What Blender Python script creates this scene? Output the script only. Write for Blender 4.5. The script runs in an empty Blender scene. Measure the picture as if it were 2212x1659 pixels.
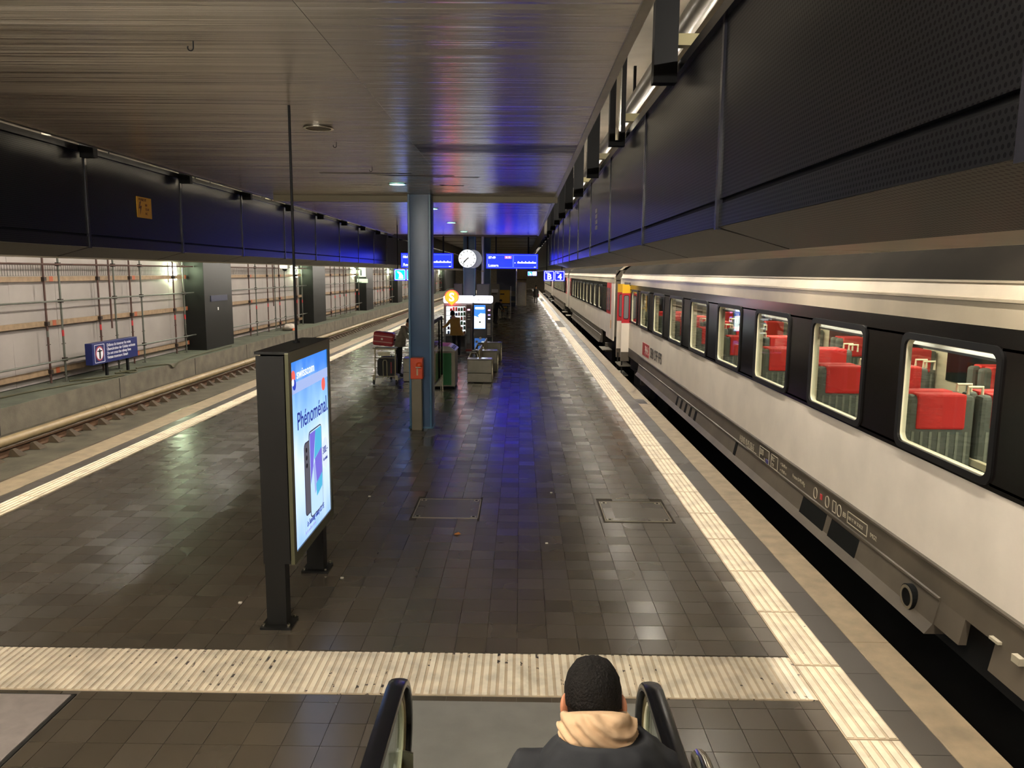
import bpy, math, random
from mathutils import Vector, Matrix, noise

# ------------------------------------------------------------------ camera, world, exposure
random.seed(7)
SC = bpy.context.scene
COL = SC.collection
F_PX, W_PX, H_PX = 1660.0, 2212.0, 1659.0
PITCH, YAW, ROLL = math.radians(8.283), math.radians(0.577), math.radians(0.5)
def _camera():
    cp, sp, cy, sy = math.cos(PITCH), math.sin(PITCH), math.cos(YAW), math.sin(YAW)
    fwd = Vector((-sy*cp, cy*cp, -sp)); right = Vector((cy, sy, 0)); up = right.cross(fwd)
    c, s = math.cos(ROLL), math.sin(ROLL)
    r2 = right*c + up*s; u2 = up*c - right*s
    cam = bpy.data.cameras.new('camera'); ob = bpy.data.objects.new('camera', cam); COL.objects.link(ob)
    cam.sensor_width = 36.0; cam.lens = 36.0*F_PX/W_PX; cam.clip_start = 0.05; cam.clip_end = 400
    m = Matrix((r2, u2, -fwd)).transposed().to_4x4(); m.translation = Vector((0, 0, 3.0))
    ob.matrix_world = m
    SC.camera = ob
_camera()
wd = bpy.data.worlds.new('world'); SC.world = wd; wd.use_nodes = True
wd.node_tree.nodes['Background'].inputs[0].default_value = (1.0, 0.92, 0.82, 1)
wd.node_tree.nodes['Background'].inputs[1].default_value = 0.10
SC.view_settings.view_transform = 'Standard'; SC.view_settings.look = 'None'
SC.view_settings.gamma = 1.0; SC.view_settings.use_curve_mapping = False
SC.view_settings.exposure = 0.6
TUBE_POWER = 360.0           # fluorescent tubes hung above both platform edges
TROUGH_POWER = {1: 48.0, -1: 260.0}   # slim tubes in the trays under both troughs
HALL_POWER = 190.0           # tubes under the ceiling over the escalator foot
TUBE_COL = (1.0, 0.92, 0.80)
SC.cycles.max_bounces = 8; SC.cycles.diffuse_bounces = 4; SC.cycles.glossy_bounces = 4
SC.cycles.transmission_bounces = 6; SC.cycles.transparent_max_bounces = 8
SC.cycles.sample_clamp_indirect = 6.0; SC.cycles.caustics_reflective = False; SC.cycles.caustics_refractive = False

# ------------------------------------------------------------------ helpers
def lin(h):
    h = h.lstrip('#'); v = [int(h[i:i+2], 16)/255 for i in (0, 2, 4)]
    return tuple((c/12.92 if c <= .04045 else ((c+.055)/1.055)**2.4) for c in v)
MATS = {}
def M(name, col='#808080', rough=.5, metal=0., spec=.5, var=0., vscale=3., bump=0., bscale=40., emit=None, estr=0., alpha=1., trans=0., coat=0., rvar=0., aniso=0.):
    """procedural principled material: colour with noise variation, optional fine relief"""
    if name in MATS: return MATS[name]
    m = bpy.data.materials.new(name); m.use_nodes = True; nt = m.node_tree; N = nt.nodes; L = nt.links
    b = N['Principled BSDF']; c = lin(col) if isinstance(col, str) else col
    b.inputs['Base Color'].default_value = (*c, 1); b.inputs['Roughness'].default_value = rough
    b.inputs['Metallic'].default_value = metal; b.inputs['Specular IOR Level'].default_value = spec
    b.inputs['Transmission Weight'].default_value = trans; b.inputs['Coat Weight'].default_value = coat
    b.inputs['Alpha'].default_value = alpha
    if aniso: b.inputs['Anisotropic'].default_value = aniso
    if emit is not None:
        e = lin(emit) if isinstance(emit, str) else emit
        b.inputs['Emission Color'].default_value = (*e, 1); b.inputs['Emission Strength'].default_value = estr
    if var or bump or rvar:
        g = N.new('ShaderNodeNewGeometry')
        if var or rvar:
            n = N.new('ShaderNodeTexNoise'); n.inputs['Scale'].default_value = vscale; n.inputs['Detail'].default_value = 5
            L.new(g.outputs['Position'], n.inputs['Vector'])
            if var:
                mx = N.new('ShaderNodeMix'); mx.data_type = 'RGBA'
                mx.inputs[6].default_value = (*[x*(1-var) for x in c], 1); mx.inputs[7].default_value = (*[min(1, x*(1+var)) for x in c], 1)
                r = N.new('ShaderNodeMapRange'); r.inputs[1].default_value = .3; r.inputs[2].default_value = .7
                L.new(n.outputs['Fac'], r.inputs[0]); L.new(r.outputs[0], mx.inputs[0]); L.new(mx.outputs[2], b.inputs['Base Color'])
            if rvar:
                r2 = N.new('ShaderNodeMapRange'); r2.inputs[3].default_value = max(0.02, rough-rvar); r2.inputs[4].default_value = min(1, rough+rvar)
                L.new(n.outputs['Fac'], r2.inputs[0]); L.new(r2.outputs[0], b.inputs['Roughness'])
        if bump:
            n2 = N.new('ShaderNodeTexNoise'); n2.inputs['Scale'].default_value = bscale; n2.inputs['Detail'].default_value = 4
            L.new(g.outputs['Position'], n2.inputs['Vector'])
            bp = N.new('ShaderNodeBump'); bp.inputs['Strength'].default_value = bump; bp.inputs['Distance'].default_value = .01
            L.new(n2.outputs['Fac'], bp.inputs['Height']); L.new(bp.outputs['Normal'], b.inputs['Normal'])
    MATS[name] = m; return m

def tag(o, label=None, cat=None, group=None, kind=None):
    if label: o['label'] = label
    if cat: o['category'] = cat
    if group: o['group'] = group
    if kind: o['kind'] = kind
    return o
ORG = {}
def thing(name, label, cat, loc=(0, 0, 0), group=None, kind=None):
    o = bpy.data.objects.new(name, None); COL.objects.link(o); o.location = loc; o.empty_display_size = .1
    ORG[o.name] = Vector(loc); return tag(o, label, cat, group, kind)
def org(o):
    while o is not None:
        if o.name in ORG: return ORG[o.name]
        o = o.parent
    return Vector((0, 0, 0))
def link(o, parent=None):
    COL.objects.link(o)
    if parent is not None: o.parent = parent
    return o
def copy_tree(o, parent=None, loc=None):
    c = o.copy(); COL.objects.link(c); c.parent = parent
    if loc is not None: c.location = loc
    for ch in list(o.children): copy_tree(ch, c)
    return c

class MB:
    """collects faces in world coordinates; build() turns them into one mesh object"""
    def __init__(s): s.v = []; s.f = []; s.mi = []; s.cur = 0
    def slot(s, i): s.cur = i; return s
    def add(s, vs, fs):
        o = len(s.v); s.v += [tuple(v) for v in vs]; s.f += [tuple(i+o for i in f) for f in fs]; s.mi += [s.cur]*len(fs); return s
    def bx(s, x0, x1, y0, y1, z0, z1):
        return s.add([(x, y, z) for z in (z0, z1) for y in (y0, y1) for x in (x0, x1)],
                     [(0, 2, 3, 1), (4, 5, 7, 6), (0, 1, 5, 4), (2, 6, 7, 3), (0, 4, 6, 2), (1, 3, 7, 5)])
    def cbx(s, c, d): return s.bx(c[0]-d[0]/2, c[0]+d[0]/2, c[1]-d[1]/2, c[1]+d[1]/2, c[2]-d[2]/2, c[2]+d[2]/2)
    def obx(s, m, dx, dy, dz):
        vs = [m @ Vector((x, y, z)) for z in (-dz/2, dz/2) for y in (-dy/2, dy/2) for x in (-dx/2, dx/2)]
        return s.add(vs, [(0, 2, 3, 1), (4, 5, 7, 6), (0, 1, 5, 4), (2, 6, 7, 3), (0, 4, 6, 2), (1, 3, 7, 5)])
    def quad(s, a, b, c, d): return s.add([a, b, c, d], [(0, 1, 2, 3)])
    def loft(s, rings, closed=True, caps=True):
        n = len(rings[0]); vs = [p for r in rings for p in r]; fs = []
        for i in range(len(rings)-1):
            for j in range(n if closed else n-1):
                k = (j+1) % n; fs.append((i*n+j, i*n+k, (i+1)*n+k, (i+1)*n+j))
        if caps and closed: fs.append(tuple(range(n-1, -1, -1))); fs.append(tuple((len(rings)-1)*n+j for j in range(n)))
        return s.add(vs, fs)
    def extrude(s, prof, axis, a0, a1):
        """closed polygon prof in the two other axes, extruded along axis"""
        def P(p, a): return {'x': (a, p[0], p[1]), 'y': (p[0], a, p[1]), 'z': (p[0], p[1], a)}[axis]
        return s.loft([[P(p, a0) for p in prof], [P(p, a1) for p in prof]])
    def tube(s, pts, r, n=8, caps=True, flat=None):
        pts = [Vector(p) for p in pts]; rr = r if isinstance(r, (list, tuple)) else [r]*len(pts); rings = []
        up = Vector((0, 0, 1)); prev = None
        for i, p in enumerate(pts):
            t = (pts[min(i+1, len(pts)-1)]-pts[max(i-1, 0)]).normalized()
            if prev is None:
                a = t.cross(up)
                if a.length < 1e-3: a = t.cross(Vector((1, 0, 0)))
            else: a = prev - t*prev.dot(t)
            a.normalize(); prev = a; b = t.cross(a); f = flat or (1, 1)
            rings.append([p+(a*math.cos(2*math.pi*k/n)*f[0]+b*math.sin(2*math.pi*k/n)*f[1])*rr[i] for k in range(n)])
        return s.loft(rings, True, caps)
    def sph(s, c, r, nu=16, nv=10):
        r = r if isinstance(r, (list, tuple)) else (r, r, r); rings = []
        for i in range(1, nv):
            th = math.pi*i/nv
            rings.append([(c[0]+r[0]*math.sin(th)*math.cos(2*math.pi*k/nu), c[1]+r[1]*math.sin(th)*math.sin(2*math.pi*k/nu), c[2]-r[2]*math.cos(th)) for k in range(nu)])
        o = len(s.v); s.loft(rings, True, False)
        b = len(s.v); s.v += [(c[0], c[1], c[2]-r[2]), (c[0], c[1], c[2]+r[2])]; L = (nv-2)*nu+o
        for k in range(nu):
            s.f.append((b, o+(k+1) % nu, o+k)); s.f.append((b+1, L+k, L+(k+1) % nu)); s.mi += [s.cur]*2
        return s
    def disc(s, c, r, axis='y', n=24, t=.01, ry=None):
        ry = ry or r; pr = [(r*math.cos(2*math.pi*k/n), ry*math.sin(2*math.pi*k/n)) for k in range(n)]
        i = 'xyz'.index(axis); oth = [c[j] for j in range(3) if j != i]
        return s.extrude([(p[0]+oth[0], p[1]+oth[1]) for p in pr], axis, c[i]-t/2, c[i]+t/2)
    def build(s, name, mat, parent=None, smooth=False, kind=None, bev=0.):
        me = bpy.data.meshes.new(name); O = org(parent) if parent is not None else Vector((0, 0, 0))
        me.from_pydata([tuple(Vector(v)-O) for v in s.v], [], s.f)
        for m in (mat if isinstance(mat, (list, tuple)) else [mat]): me.materials.append(m)
        if any(s.mi): me.polygons.foreach_set('material_index', s.mi)
        if smooth: me.polygons.foreach_set('use_smooth', [True]*len(me.polygons))
        me.update(); o = bpy.data.objects.new(name, me); link(o, parent)
        if smooth and smooth != 'all':
            try: me.set_sharp_from_angle(angle=math.radians(40))
            except Exception: pass
        if bev:
            md = o.modifiers.new('bevel', 'BEVEL'); md.width = bev; md.segments = 2; md.limit_method = 'ANGLE'
        if kind: o['kind'] = kind
        return o
def box(name, mat, parent, x0, x1, y0, y1, z0, z1, bev=0.):
    return MB().bx(x0, x1, y0, y1, z0, z1).build(name, mat, parent, bev=bev)

TO_CAM = ((1, 0, 0), (0, 0, 1)); TO_PX = ((0, 1, 0), (0, 0, 1)); TO_NX = ((0, -1, 0), (0, 0, 1))
def text(s, size, mat, parent, pos, face=TO_CAM, align='LEFT', bold=0., sx=1., name='lettering', depth=.002):
    cu = bpy.data.curves.new('t', 'FONT'); cu.body = s; cu.size = size; cu.align_x = align; cu.offset = bold*size; cu.extrude = depth/2
    cu.resolution_u = 3
    ob = bpy.data.objects.new('t', cu); COL.objects.link(ob); bpy.context.view_layer.update()
    me = bpy.data.meshes.new_from_object(ob.evaluated_get(bpy.context.evaluated_depsgraph_get()))
    bpy.data.objects.remove(ob); bpy.data.curves.remove(cu)
    X = Vector(face[0]); Y = Vector(face[1]); Z = X.cross(Y); P = Vector(pos) - org(parent)
    for v in me.vertices: v.co = P + X*v.co.x*sx + Y*v.co.y + Z*v.co.z
    me.materials.clear(); me.materials.append(mat)
    return link(bpy.data.objects.new(name, me), parent)
def rrect(cx, cy, w, h, r, n=5):
    pts = []
    for (sx, sy, a0) in ((1, 1, 0), (-1, 1, 90), (-1, -1, 180), (1, -1, 270)):
        for i in range(n+1):
            a = math.radians(a0+90*i/n); pts.append((cx+sx*(w/2-r)+r*math.cos(a), cy+sy*(h/2-r)+r*math.sin(a)))
    return pts
def ring_plate(mb, outer, inner, axis, a0, a1):
    """frame between two polygons with the same vertex count"""
    n = len(outer)
    def P(p, a): return {'x': (a, p[0], p[1]), 'y': (p[0], a, p[1])}[axis]
    vs = [P(p, a) for a in (a0, a1) for pl in (outer, inner) for p in pl]; fs = []
    for j in range(n):
        k = (j+1) % n
        fs += [(j, k, n+k, n+j), (2*n+j, 3*n+j, 3*n+k, 2*n+k), (j, 2*n+j, 2*n+k, k), (n+j, n+k, 3*n+k, 3*n+j)]
    return mb.add(vs, fs)

# ------------------------------------------------------------------ special materials
def tile_mat(name, col, rough, cell, joint=None):
    """floor stone: each cell of the tiling has its own shade, gloss and very slight tilt"""
    m = M(name, col, rough, spec=.85); nt = m.node_tree; N = nt.nodes; L = nt.links; b = N['Principled BSDF']
    g = N.new('ShaderNodeNewGeometry'); dv = N.new('ShaderNodeVectorMath'); dv.operation = 'DIVIDE'; dv.inputs[1].default_value = (*cell, 1000)
    ad = N.new('ShaderNodeVectorMath'); ad.operation = 'ADD'; ad.inputs[1].default_value = (100.0, 100.0, .5)
    fl = N.new('ShaderNodeVectorMath'); fl.operation = 'FLOOR'
    L.new(g.outputs['Position'], dv.inputs[0]); L.new(dv.outputs[0], ad.inputs[0]); L.new(ad.outputs[0], fl.inputs[0])
    wn = N.new('ShaderNodeTexWhiteNoise'); wn.noise_dimensions = '3D'; L.new(fl.outputs[0], wn.inputs['Vector'])
    ns = N.new('ShaderNodeTexNoise'); ns.inputs['Scale'].default_value = 1.3; ns.inputs['Detail'].default_value = 2; L.new(g.outputs['Position'], ns.inputs['Vector'])
    av = N.new('ShaderNodeMath'); av.operation = 'MULTIPLY_ADD'; av.inputs[1].default_value = 1.0; L.new(wn.outputs['Value'], av.inputs[0]); L.new(ns.outputs['Fac'], av.inputs[2])
    r = N.new('ShaderNodeMapRange'); r.inputs[1].default_value = .3; r.inputs[2].default_value = 1.6; r.inputs[3].default_value = .84; r.inputs[4].default_value = 1.16
    L.new(av.outputs[0], r.inputs[0])
    mu = N.new('ShaderNodeVectorMath'); mu.operation = 'SCALE'; mu.inputs[0].default_value = lin(col); L.new(r.outputs[0], mu.inputs['Scale']); L.new(mu.outputs[0], b.inputs['Base Color'])
    n3 = N.new('ShaderNodeTexNoise'); n3.inputs['Scale'].default_value = 1.1; n3.inputs['Detail'].default_value = 1.5; L.new(g.outputs['Position'], n3.inputs['Vector'])
    s3 = N.new('ShaderNodeSeparateColor'); L.new(wn.outputs['Color'], s3.inputs[0]); a3 = N.new('ShaderNodeMath'); a3.operation = 'ADD'; L.new(n3.outputs['Fac'], a3.inputs[0]); L.new(s3.outputs[2], a3.inputs[1])
    rr = N.new('ShaderNodeMath'); rr.operation = 'MULTIPLY_ADD'; rr.inputs[1].default_value = .09; rr.inputs[2].default_value = rough-.09; L.new(a3.outputs[0], rr.inputs[0]); L.new(rr.outputs[0], b.inputs['Roughness'])
    # slight tilt of each tile plus wear scratches
    sb = N.new('ShaderNodeVectorMath'); sb.operation = 'SUBTRACT'; sb.inputs[1].default_value = (.5, .5, .5); L.new(wn.outputs['Color'], sb.inputs[0])
    sc = N.new('ShaderNodeVectorMath'); sc.operation = 'MULTIPLY'; sc.inputs[1].default_value = (.013, .035, 0); L.new(sb.outputs[0], sc.inputs[0])
    an = N.new('ShaderNodeVectorMath'); an.operation = 'ADD'; L.new(g.outputs['Normal'], an.inputs[0]); L.new(sc.outputs[0], an.inputs[1])
    nm = N.new('ShaderNodeVectorMath'); nm.operation = 'NORMALIZE'; L.new(an.outputs[0], nm.inputs[0])
    bp = N.new('ShaderNodeBump'); bp.inputs['Strength'].default_value = .015; bp.inputs['Distance'].default_value = .01
    n4 = N.new('ShaderNodeTexNoise'); n4.inputs['Scale'].default_value = 14; n4.inputs['Detail'].default_value = 3; L.new(g.outputs['Position'], n4.inputs['Vector'])
    N.remove(bp); N.remove(n4); L.new(nm.outputs[0], b.inputs['Normal'])
    return m
def perf_mat(name, col, rough, pitch, hole, plane):
    """perforated sheet metal: staggered round holes"""
    m = M(name, col, rough, metal=.0, spec=.25); nt = m.node_tree; N = nt.nodes; L = nt.links; b = N['Principled BSDF']
    g = N.new('ShaderNodeNewGeometry'); sx = N.new('ShaderNodeSeparateXYZ'); L.new(g.outputs['Position'], sx.inputs[0])
    def mth(op, a, bb=None, c=None):
        n = N.new('ShaderNodeMath'); n.operation = op
        for i, q in enumerate((a, bb, c)):
            if q is None: continue
            if isinstance(q, (int, float)): n.inputs[i].default_value = q
            else: L.new(q, n.inputs[i])
        return n.outputs[0]
    u = sx.outputs['Y']; v = sx.outputs['Z' if plane == 'yz' else 'X']
    vi = mth('DIVIDE', v, pitch*.87); row = mth('FLOOR', vi); odd = mth('MODULO', mth('ABSOLUTE', row), 2.0)
    uu = mth('MULTIPLY_ADD', odd, .5, mth('DIVIDE', u, pitch))
    fu = mth('SUBTRACT', mth('FRACT', uu), .5); fv = mth('MULTIPLY', mth('SUBTRACT', mth('FRACT', vi), .5), .87)
    d = mth('SQRT', mth('ADD', mth('MULTIPLY', fu, fu), mth('MULTIPLY', fv, fv)))
    k = mth('LESS_THAN', d, hole)
    c = lin(col); mx = N.new('ShaderNodeMix'); mx.data_type = 'RGBA'; mx.inputs[6].default_value = (*c, 1); mx.inputs[7].default_value = (*[x*.45 for x in c], 1)
    L.new(k, mx.inputs[0]); L.new(mx.outputs[2], b.inputs['Base Color'])
    sp = mth('MULTIPLY_ADD', k, -.15, .25); L.new(sp, b.inputs['Specular IOR Level'])
    return m
def worn_paint(name, col, under, amount, rough=.6, scale=16.):
    """paint with chips worn through to the dark ground"""
    m = M(name, col, rough); nt = m.node_tree; N = nt.nodes; L = nt.links; b = N['Principled BSDF']; c = lin(col); u = lin(under)
    g = N.new('ShaderNodeNewGeometry'); n = N.new('ShaderNodeTexNoise'); n.inputs['Scale'].default_value = scale; n.inputs['Detail'].default_value = 8; n.inputs['Roughness'].default_value = .65
    L.new(g.outputs['Position'], n.inputs['Vector'])
    n2 = N.new('ShaderNodeTexNoise'); n2.inputs['Scale'].default_value = 1.1; n2.inputs['Detail'].default_value = 3; L.new(g.outputs['Position'], n2.inputs['Vector'])
    ad = N.new('ShaderNodeMath'); ad.operation = 'MULTIPLY_ADD'; ad.inputs[1].default_value = .45; L.new(n2.outputs['Fac'], ad.inputs[0]); L.new(n.outputs['Fac'], ad.inputs[2])
    r = N.new('ShaderNodeMapRange'); r.inputs[1].default_value = amount; r.inputs[2].default_value = amount+.015; L.new(ad.outputs[0], r.inputs[0])
    n3 = N.new('ShaderNodeTexNoise'); n3.inputs['Scale'].default_value = 5; n3.inputs['Detail'].default_value = 6; L.new(g.outputs['Position'], n3.inputs['Vector'])
    m0 = N.new('ShaderNodeMix'); m0.data_type = 'RGBA'; m0.inputs[6].default_value = (*[x*.72 for x in c], 1); m0.inputs[7].default_value = (*c, 1)
    r0 = N.new('ShaderNodeMapRange'); r0.inputs[1].default_value = .35; r0.inputs[2].default_value = .6; L.new(n3.outputs['Fac'], r0.inputs[0]); L.new(r0.outputs[0], m0.inputs[0])
    m1 = N.new('ShaderNodeMix'); m1.data_type = 'RGBA'; m1.inputs[7].default_value = (*u, 1); L.new(m0.outputs[2], m1.inputs[6]); L.new(r.outputs[0], m1.inputs[0]); L.new(m1.outputs[2], b.inputs['Base Color'])
    return m
def slat_mat(name, col, rough, metal, stain=None):
    """brushed ceiling slats across the platform: each slat bows a little, gloss stretched along the platform"""
    m = M(name, col, rough, metal=metal); nt = m.node_tree; N = nt.nodes; L = nt.links; b = N['Principled BSDF']; c = lin(col)
    g = N.new('ShaderNodeNewGeometry'); mp = N.new('ShaderNodeVectorMath'); mp.operation = 'MULTIPLY'; mp.inputs[1].default_value = (.25, 22, 1); L.new(g.outputs['Position'], mp.inputs[0])
    n = N.new('ShaderNodeTexNoise'); n.inputs['Scale'].default_value = 1; n.inputs['Detail'].default_value = 3; L.new(mp.outputs[0], n.inputs['Vector'])
    mp2 = N.new('ShaderNodeVectorMath'); mp2.operation = 'MULTIPLY'; mp2.inputs[1].default_value = (.3, 2.6, 1); L.new(g.outputs['Position'], mp2.inputs[0])
    n2 = N.new('ShaderNodeTexNoise'); n2.inputs['Scale'].default_value = 1; n2.inputs['Detail'].default_value = 2; L.new(mp2.outputs[0], n2.inputs['Vector'])
    ad = N.new('ShaderNodeMath'); ad.operation = 'MULTIPLY_ADD'; ad.inputs[1].default_value = 3.0; L.new(n2.outputs['Fac'], ad.inputs[0]); L.new(n.outputs['Fac'], ad.inputs[2])
    bp = N.new('ShaderNodeBump'); bp.inputs['Strength'].default_value = .4; bp.inputs['Distance'].default_value = .016; L.new(ad.outputs[0], bp.inputs['Height']); L.new(bp.outputs['Normal'], b.inputs['Normal'])
    if stain:
        mp3 = N.new('ShaderNodeVectorMath'); mp3.operation = 'MULTIPLY'; mp3.inputs[1].default_value = (1.6, 9, 1); L.new(g.outputs['Position'], mp3.inputs[0])
        n3 = N.new('ShaderNodeTexNoise'); n3.inputs['Scale'].default_value = 1; n3.inputs['Detail'].default_value = 6; L.new(mp3.outputs[0], n3.inputs['Vector'])
        r = N.new('ShaderNodeMapRange'); r.inputs[1].default_value = stain[1]; r.inputs[2].default_value = stain[1]+.06; L.new(n3.outputs['Fac'], r.inputs[0])
        mx = N.new('ShaderNodeMix'); mx.data_type = 'RGBA'; mx.inputs[6].default_value = (*c, 1); mx.inputs[7].default_value = (*lin(stain[0]), 1); L.new(r.outputs[0], mx.inputs[0]); L.new(mx.outputs[2], b.inputs['Base Color'])
    return m
def glow(name, col, strength):
    m = M(name, '#000000', .5, emit=col, estr=strength); return m
def cyl_glass(name, col='#dfe8e4', rough=.02, tint=.12):
    """thin pane: mostly clear, reflecting at grazing angles"""
    if name in MATS: return MATS[name]
    m = bpy.data.materials.new(name); m.use_nodes = True; nt = m.node_tree; N = nt.nodes; L = nt.links
    N.remove(N['Principled BSDF']); out = N['Material Output']
    t = N.new('ShaderNodeBsdfTransparent'); t.inputs[0].default_value = (*[1-(1-x)*tint*2 for x in lin(col)], 1)
    gl = N.new('ShaderNodeBsdfGlossy'); gl.inputs['Roughness'].default_value = rough; gl.inputs[0].default_value = (1, 1, 1, 1)
    fr = N.new('ShaderNodeFresnel'); g = N.new('ShaderNodeNewGeometry'); io = N.new('ShaderNodeMapRange'); io.inputs[3].default_value = 1.38; io.inputs[4].default_value = 1/1.38
    L.new(g.outputs['Backfacing'], io.inputs[0]); L.new(io.outputs[0], fr.inputs[0])
    mx = N.new('ShaderNodeMixShader'); L.new(fr.outputs[0], mx.inputs[0]); L.new(t.outputs[0], mx.inputs[1]); L.new(gl.outputs[0], mx.inputs[2]); L.new(mx.outputs[0], out.inputs[0])
    MATS[name] = m; return m

# ================================================================== SETTING
XC = -2.18                                    # long axis of the platform
m_tile = tile_mat('platform_stone', '#4b4338', .27, (.25, .25))
m_band = tile_mat('platform_stone_dark', '#38332d', .33, (.25, .5))
m_grout = M('grout', '#4d463d', .7, var=.2, vscale=6)
m_kerb = M('kerb_stone', '#7a6a52', .62, var=.22, vscale=5, bump=.3, bscale=60)
m_tact = worn_paint('tactile_paint', '#d9cbb0', '#3a322c', .965)
m_tactb = worn_paint('tactile_paint_base', '#bda98c', '#3a322c', .93, scale=11.)
m_conc = M('concrete', '#665f52', .85, var=.25, vscale=2.5, bump=.4, bscale=25)
m_concg = M('concrete_walkway', '#565a4c', .85, var=.3, vscale=1.4, bump=.4, bscale=30)
m_upper = M('upper_concrete', '#83796a', .85, var=.2, vscale=1.1, bump=.3, bscale=12)
m_dark = M('dark_lining', '#1c1a16', .8, var=.3, vscale=.6)
m_bed = M('track_slab', '#4a4436', .9, var=.4, vscale=2, bump=.5, bscale=20)
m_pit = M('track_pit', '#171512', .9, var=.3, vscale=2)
m_ceil = slat_mat('ceiling_slat', '#c4bcb0', .22, .42)
m_ceil_s = slat_mat('ceiling_slat_stained', '#c4bcb0', .32, .2, ('#2e2414', .46))
m_ceil_d = slat_mat('ceiling_slat_dirty', '#8d8a80', .35, .2, ('#0c0d0a', .42))
m_steel = M('stainless', '#8f8a7c', .32, metal=.85, var=.08, vscale=8)
m_chrome = M('chrome', '#cfcabd', .15, metal=1)
m_black = M('black_paint', '#0c0c0d', .6, spec=.15)
m_panel = perf_mat('trough_panel', '#121215', .30, .024, .28, 'yz')
m_slope = perf_mat('trough_slope', '#2b2823', .42, .024, .28, 'yx')
m_soff = M('trough_soffit', '#8c8069', .35, metal=.5, var=.15, vscale=4)
m_joint = M('trough_joint', '#25252c', .22)

# ---- platform floor
slab = MB().bx(-7.28, 3.04, -6, 150, -.9, -.006).build('floor', m_grout); tag(slab, 'dark stone tiled station platform floor', None, None, 'structure')
holes = [(-1.33, -.48, 9.09, 9.93), (1.04, 1.91, 9.04, 9.90), (-.95, 1.07, -9, 5.04), (-9, -3.12, -9, 5.06), (-9, 9, 5.10, 5.73)]
tile_me = MB().bx(-.1226, .1226, -.1226, .1226, -.02, 0)
tile_o = tile_me.build('tile', m_tile, slab); TM = tile_o.data; bpy.data.objects.remove(tile_o)
cells = []
for j in range(int(-2/.25), int(75/.25)):
    for i in range(int(-6.5/.25)-1, int(2.25/.25)+1):
        x0, x1, y0, y1 = i*.25, i*.25+.25, j*.25, j*.25+.25
        if x1 < -6.30 or x0 > 2.15: continue
        if any(x1 > a+.01 and x0 < b-.01 and y1 > c+.01 and y0 < d-.01 for a, b, c, d in holes) : 
            # tiles cut at a hole edge: keep the uncut remainder only where more than a third is left
            cut = [h for h in holes if x1 > h[0]+.01 and x0 < h[1]-.01 and y1 > h[2]+.01 and y0 < h[3]-.01]
            for a, b, c, d in cut:
                if x0 < a < x1: x1 = a
                elif x0 < b < x1: x0 = b
                elif y0 < c < y1: y1 = c
                elif y0 < d < y1: y0 = d
                else: x1 = x0
            if x1-x0 < .04 or y1-y0 < .04: continue
        x0 = max(x0, -6.31); x1 = min(x1, 2.15)
        if x1-x0 < .03: continue
        cells.append((x0, x1, y0, y1))
def in_view(x, y, z=0):
    v = Vector((x, y, z-3.0)); cp, sp = math.cos(PITCH), math.sin(PITCH)
    d = v.y*cp - v.z*sp; u = v.z*cp + v.y*sp
    return d > .5 and abs(v.x/d*F_PX) < 1080 and abs(u/d*F_PX) < 800
whole = [c for c in cells if abs(c[1]-c[0]-.25) < 1e-4 and abs(c[3]-c[2]-.25) < 1e-4]
vis = sorted([c for c in whole if in_view((c[0]+c[1])/2, (c[2]+c[3])/2) and not (-2.9 < c[0] < -1.9 and 5.9 < c[2] < 6.9)], key=lambda c: c[2])[:300]
visset = set(vis)
for c in vis:
    o = bpy.data.objects.new('tile', TM); link(o, slab); o.location = ((c[0]+c[1])/2, (c[2]+c[3])/2, 0)
mb = MB()
for c in cells:
    if c in visset: continue
    mb.bx(c[0]+.0024, c[1]-.0024, c[2]+.0024, c[3]-.0024, -.02, 0)
for y0 in range(75, 150, 5): mb.bx(-6.308, 2.148, y0+.002, y0+4.998, -.02, 0)
mb.build('tile_field', m_tile, slab, kind='stuff')
# dark margin slabs and kerb stones on both edges
for k in range(-8, 120):
    y = k*.5
    for (a, b) in ((2.502, 2.758), (-6.868, -6.652)):
        if k < 40: MB().bx(a, b, y+.002, y+.498, -.02, 0).build('margin_slab', m_band, slab)
for (a, b) in ((2.502, 2.758), (-6.868, -6.652)): MB().bx(a, b, 20, 150, -.02, 0).build('margin_run', m_band, slab)
for k in range(-2, 30):
    y = k*2.0
    for (a, b) in ((2.76, 3.07), (-7.31, -6.87)):
        if a > 0 and k == 8:
            MB().bx(a, b, y+.003, 17.6, -.3, .004).build('kerb_stone', m_kerb, slab, bev=.006); continue
        if a > 0 and k == 9:
            MB().bx(a, b, 18.3, y+1.997, -.3, .004).build('kerb_stone', m_kerb, slab, bev=.006)
            MB().bx(2.98, 3.07, 17.603, 18.297, -.3, .004).build('kerb_stone', m_kerb, slab)
            MB().bx(a, 2.978, 17.603, 18.297, -.3, .001).build('margin_slab', m_band, slab); continue
        MB().bx(a, b, y+.003, y+1.997, -.3, .004).build('kerb_stone', m_kerb, slab, bev=.006)
for (a, b) in ((2.76, 3.07), (-7.31, -6.87)): MB().bx(a, b, 60, 150, -.3, .004).build('kerb_run', m_kerb, slab)
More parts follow.
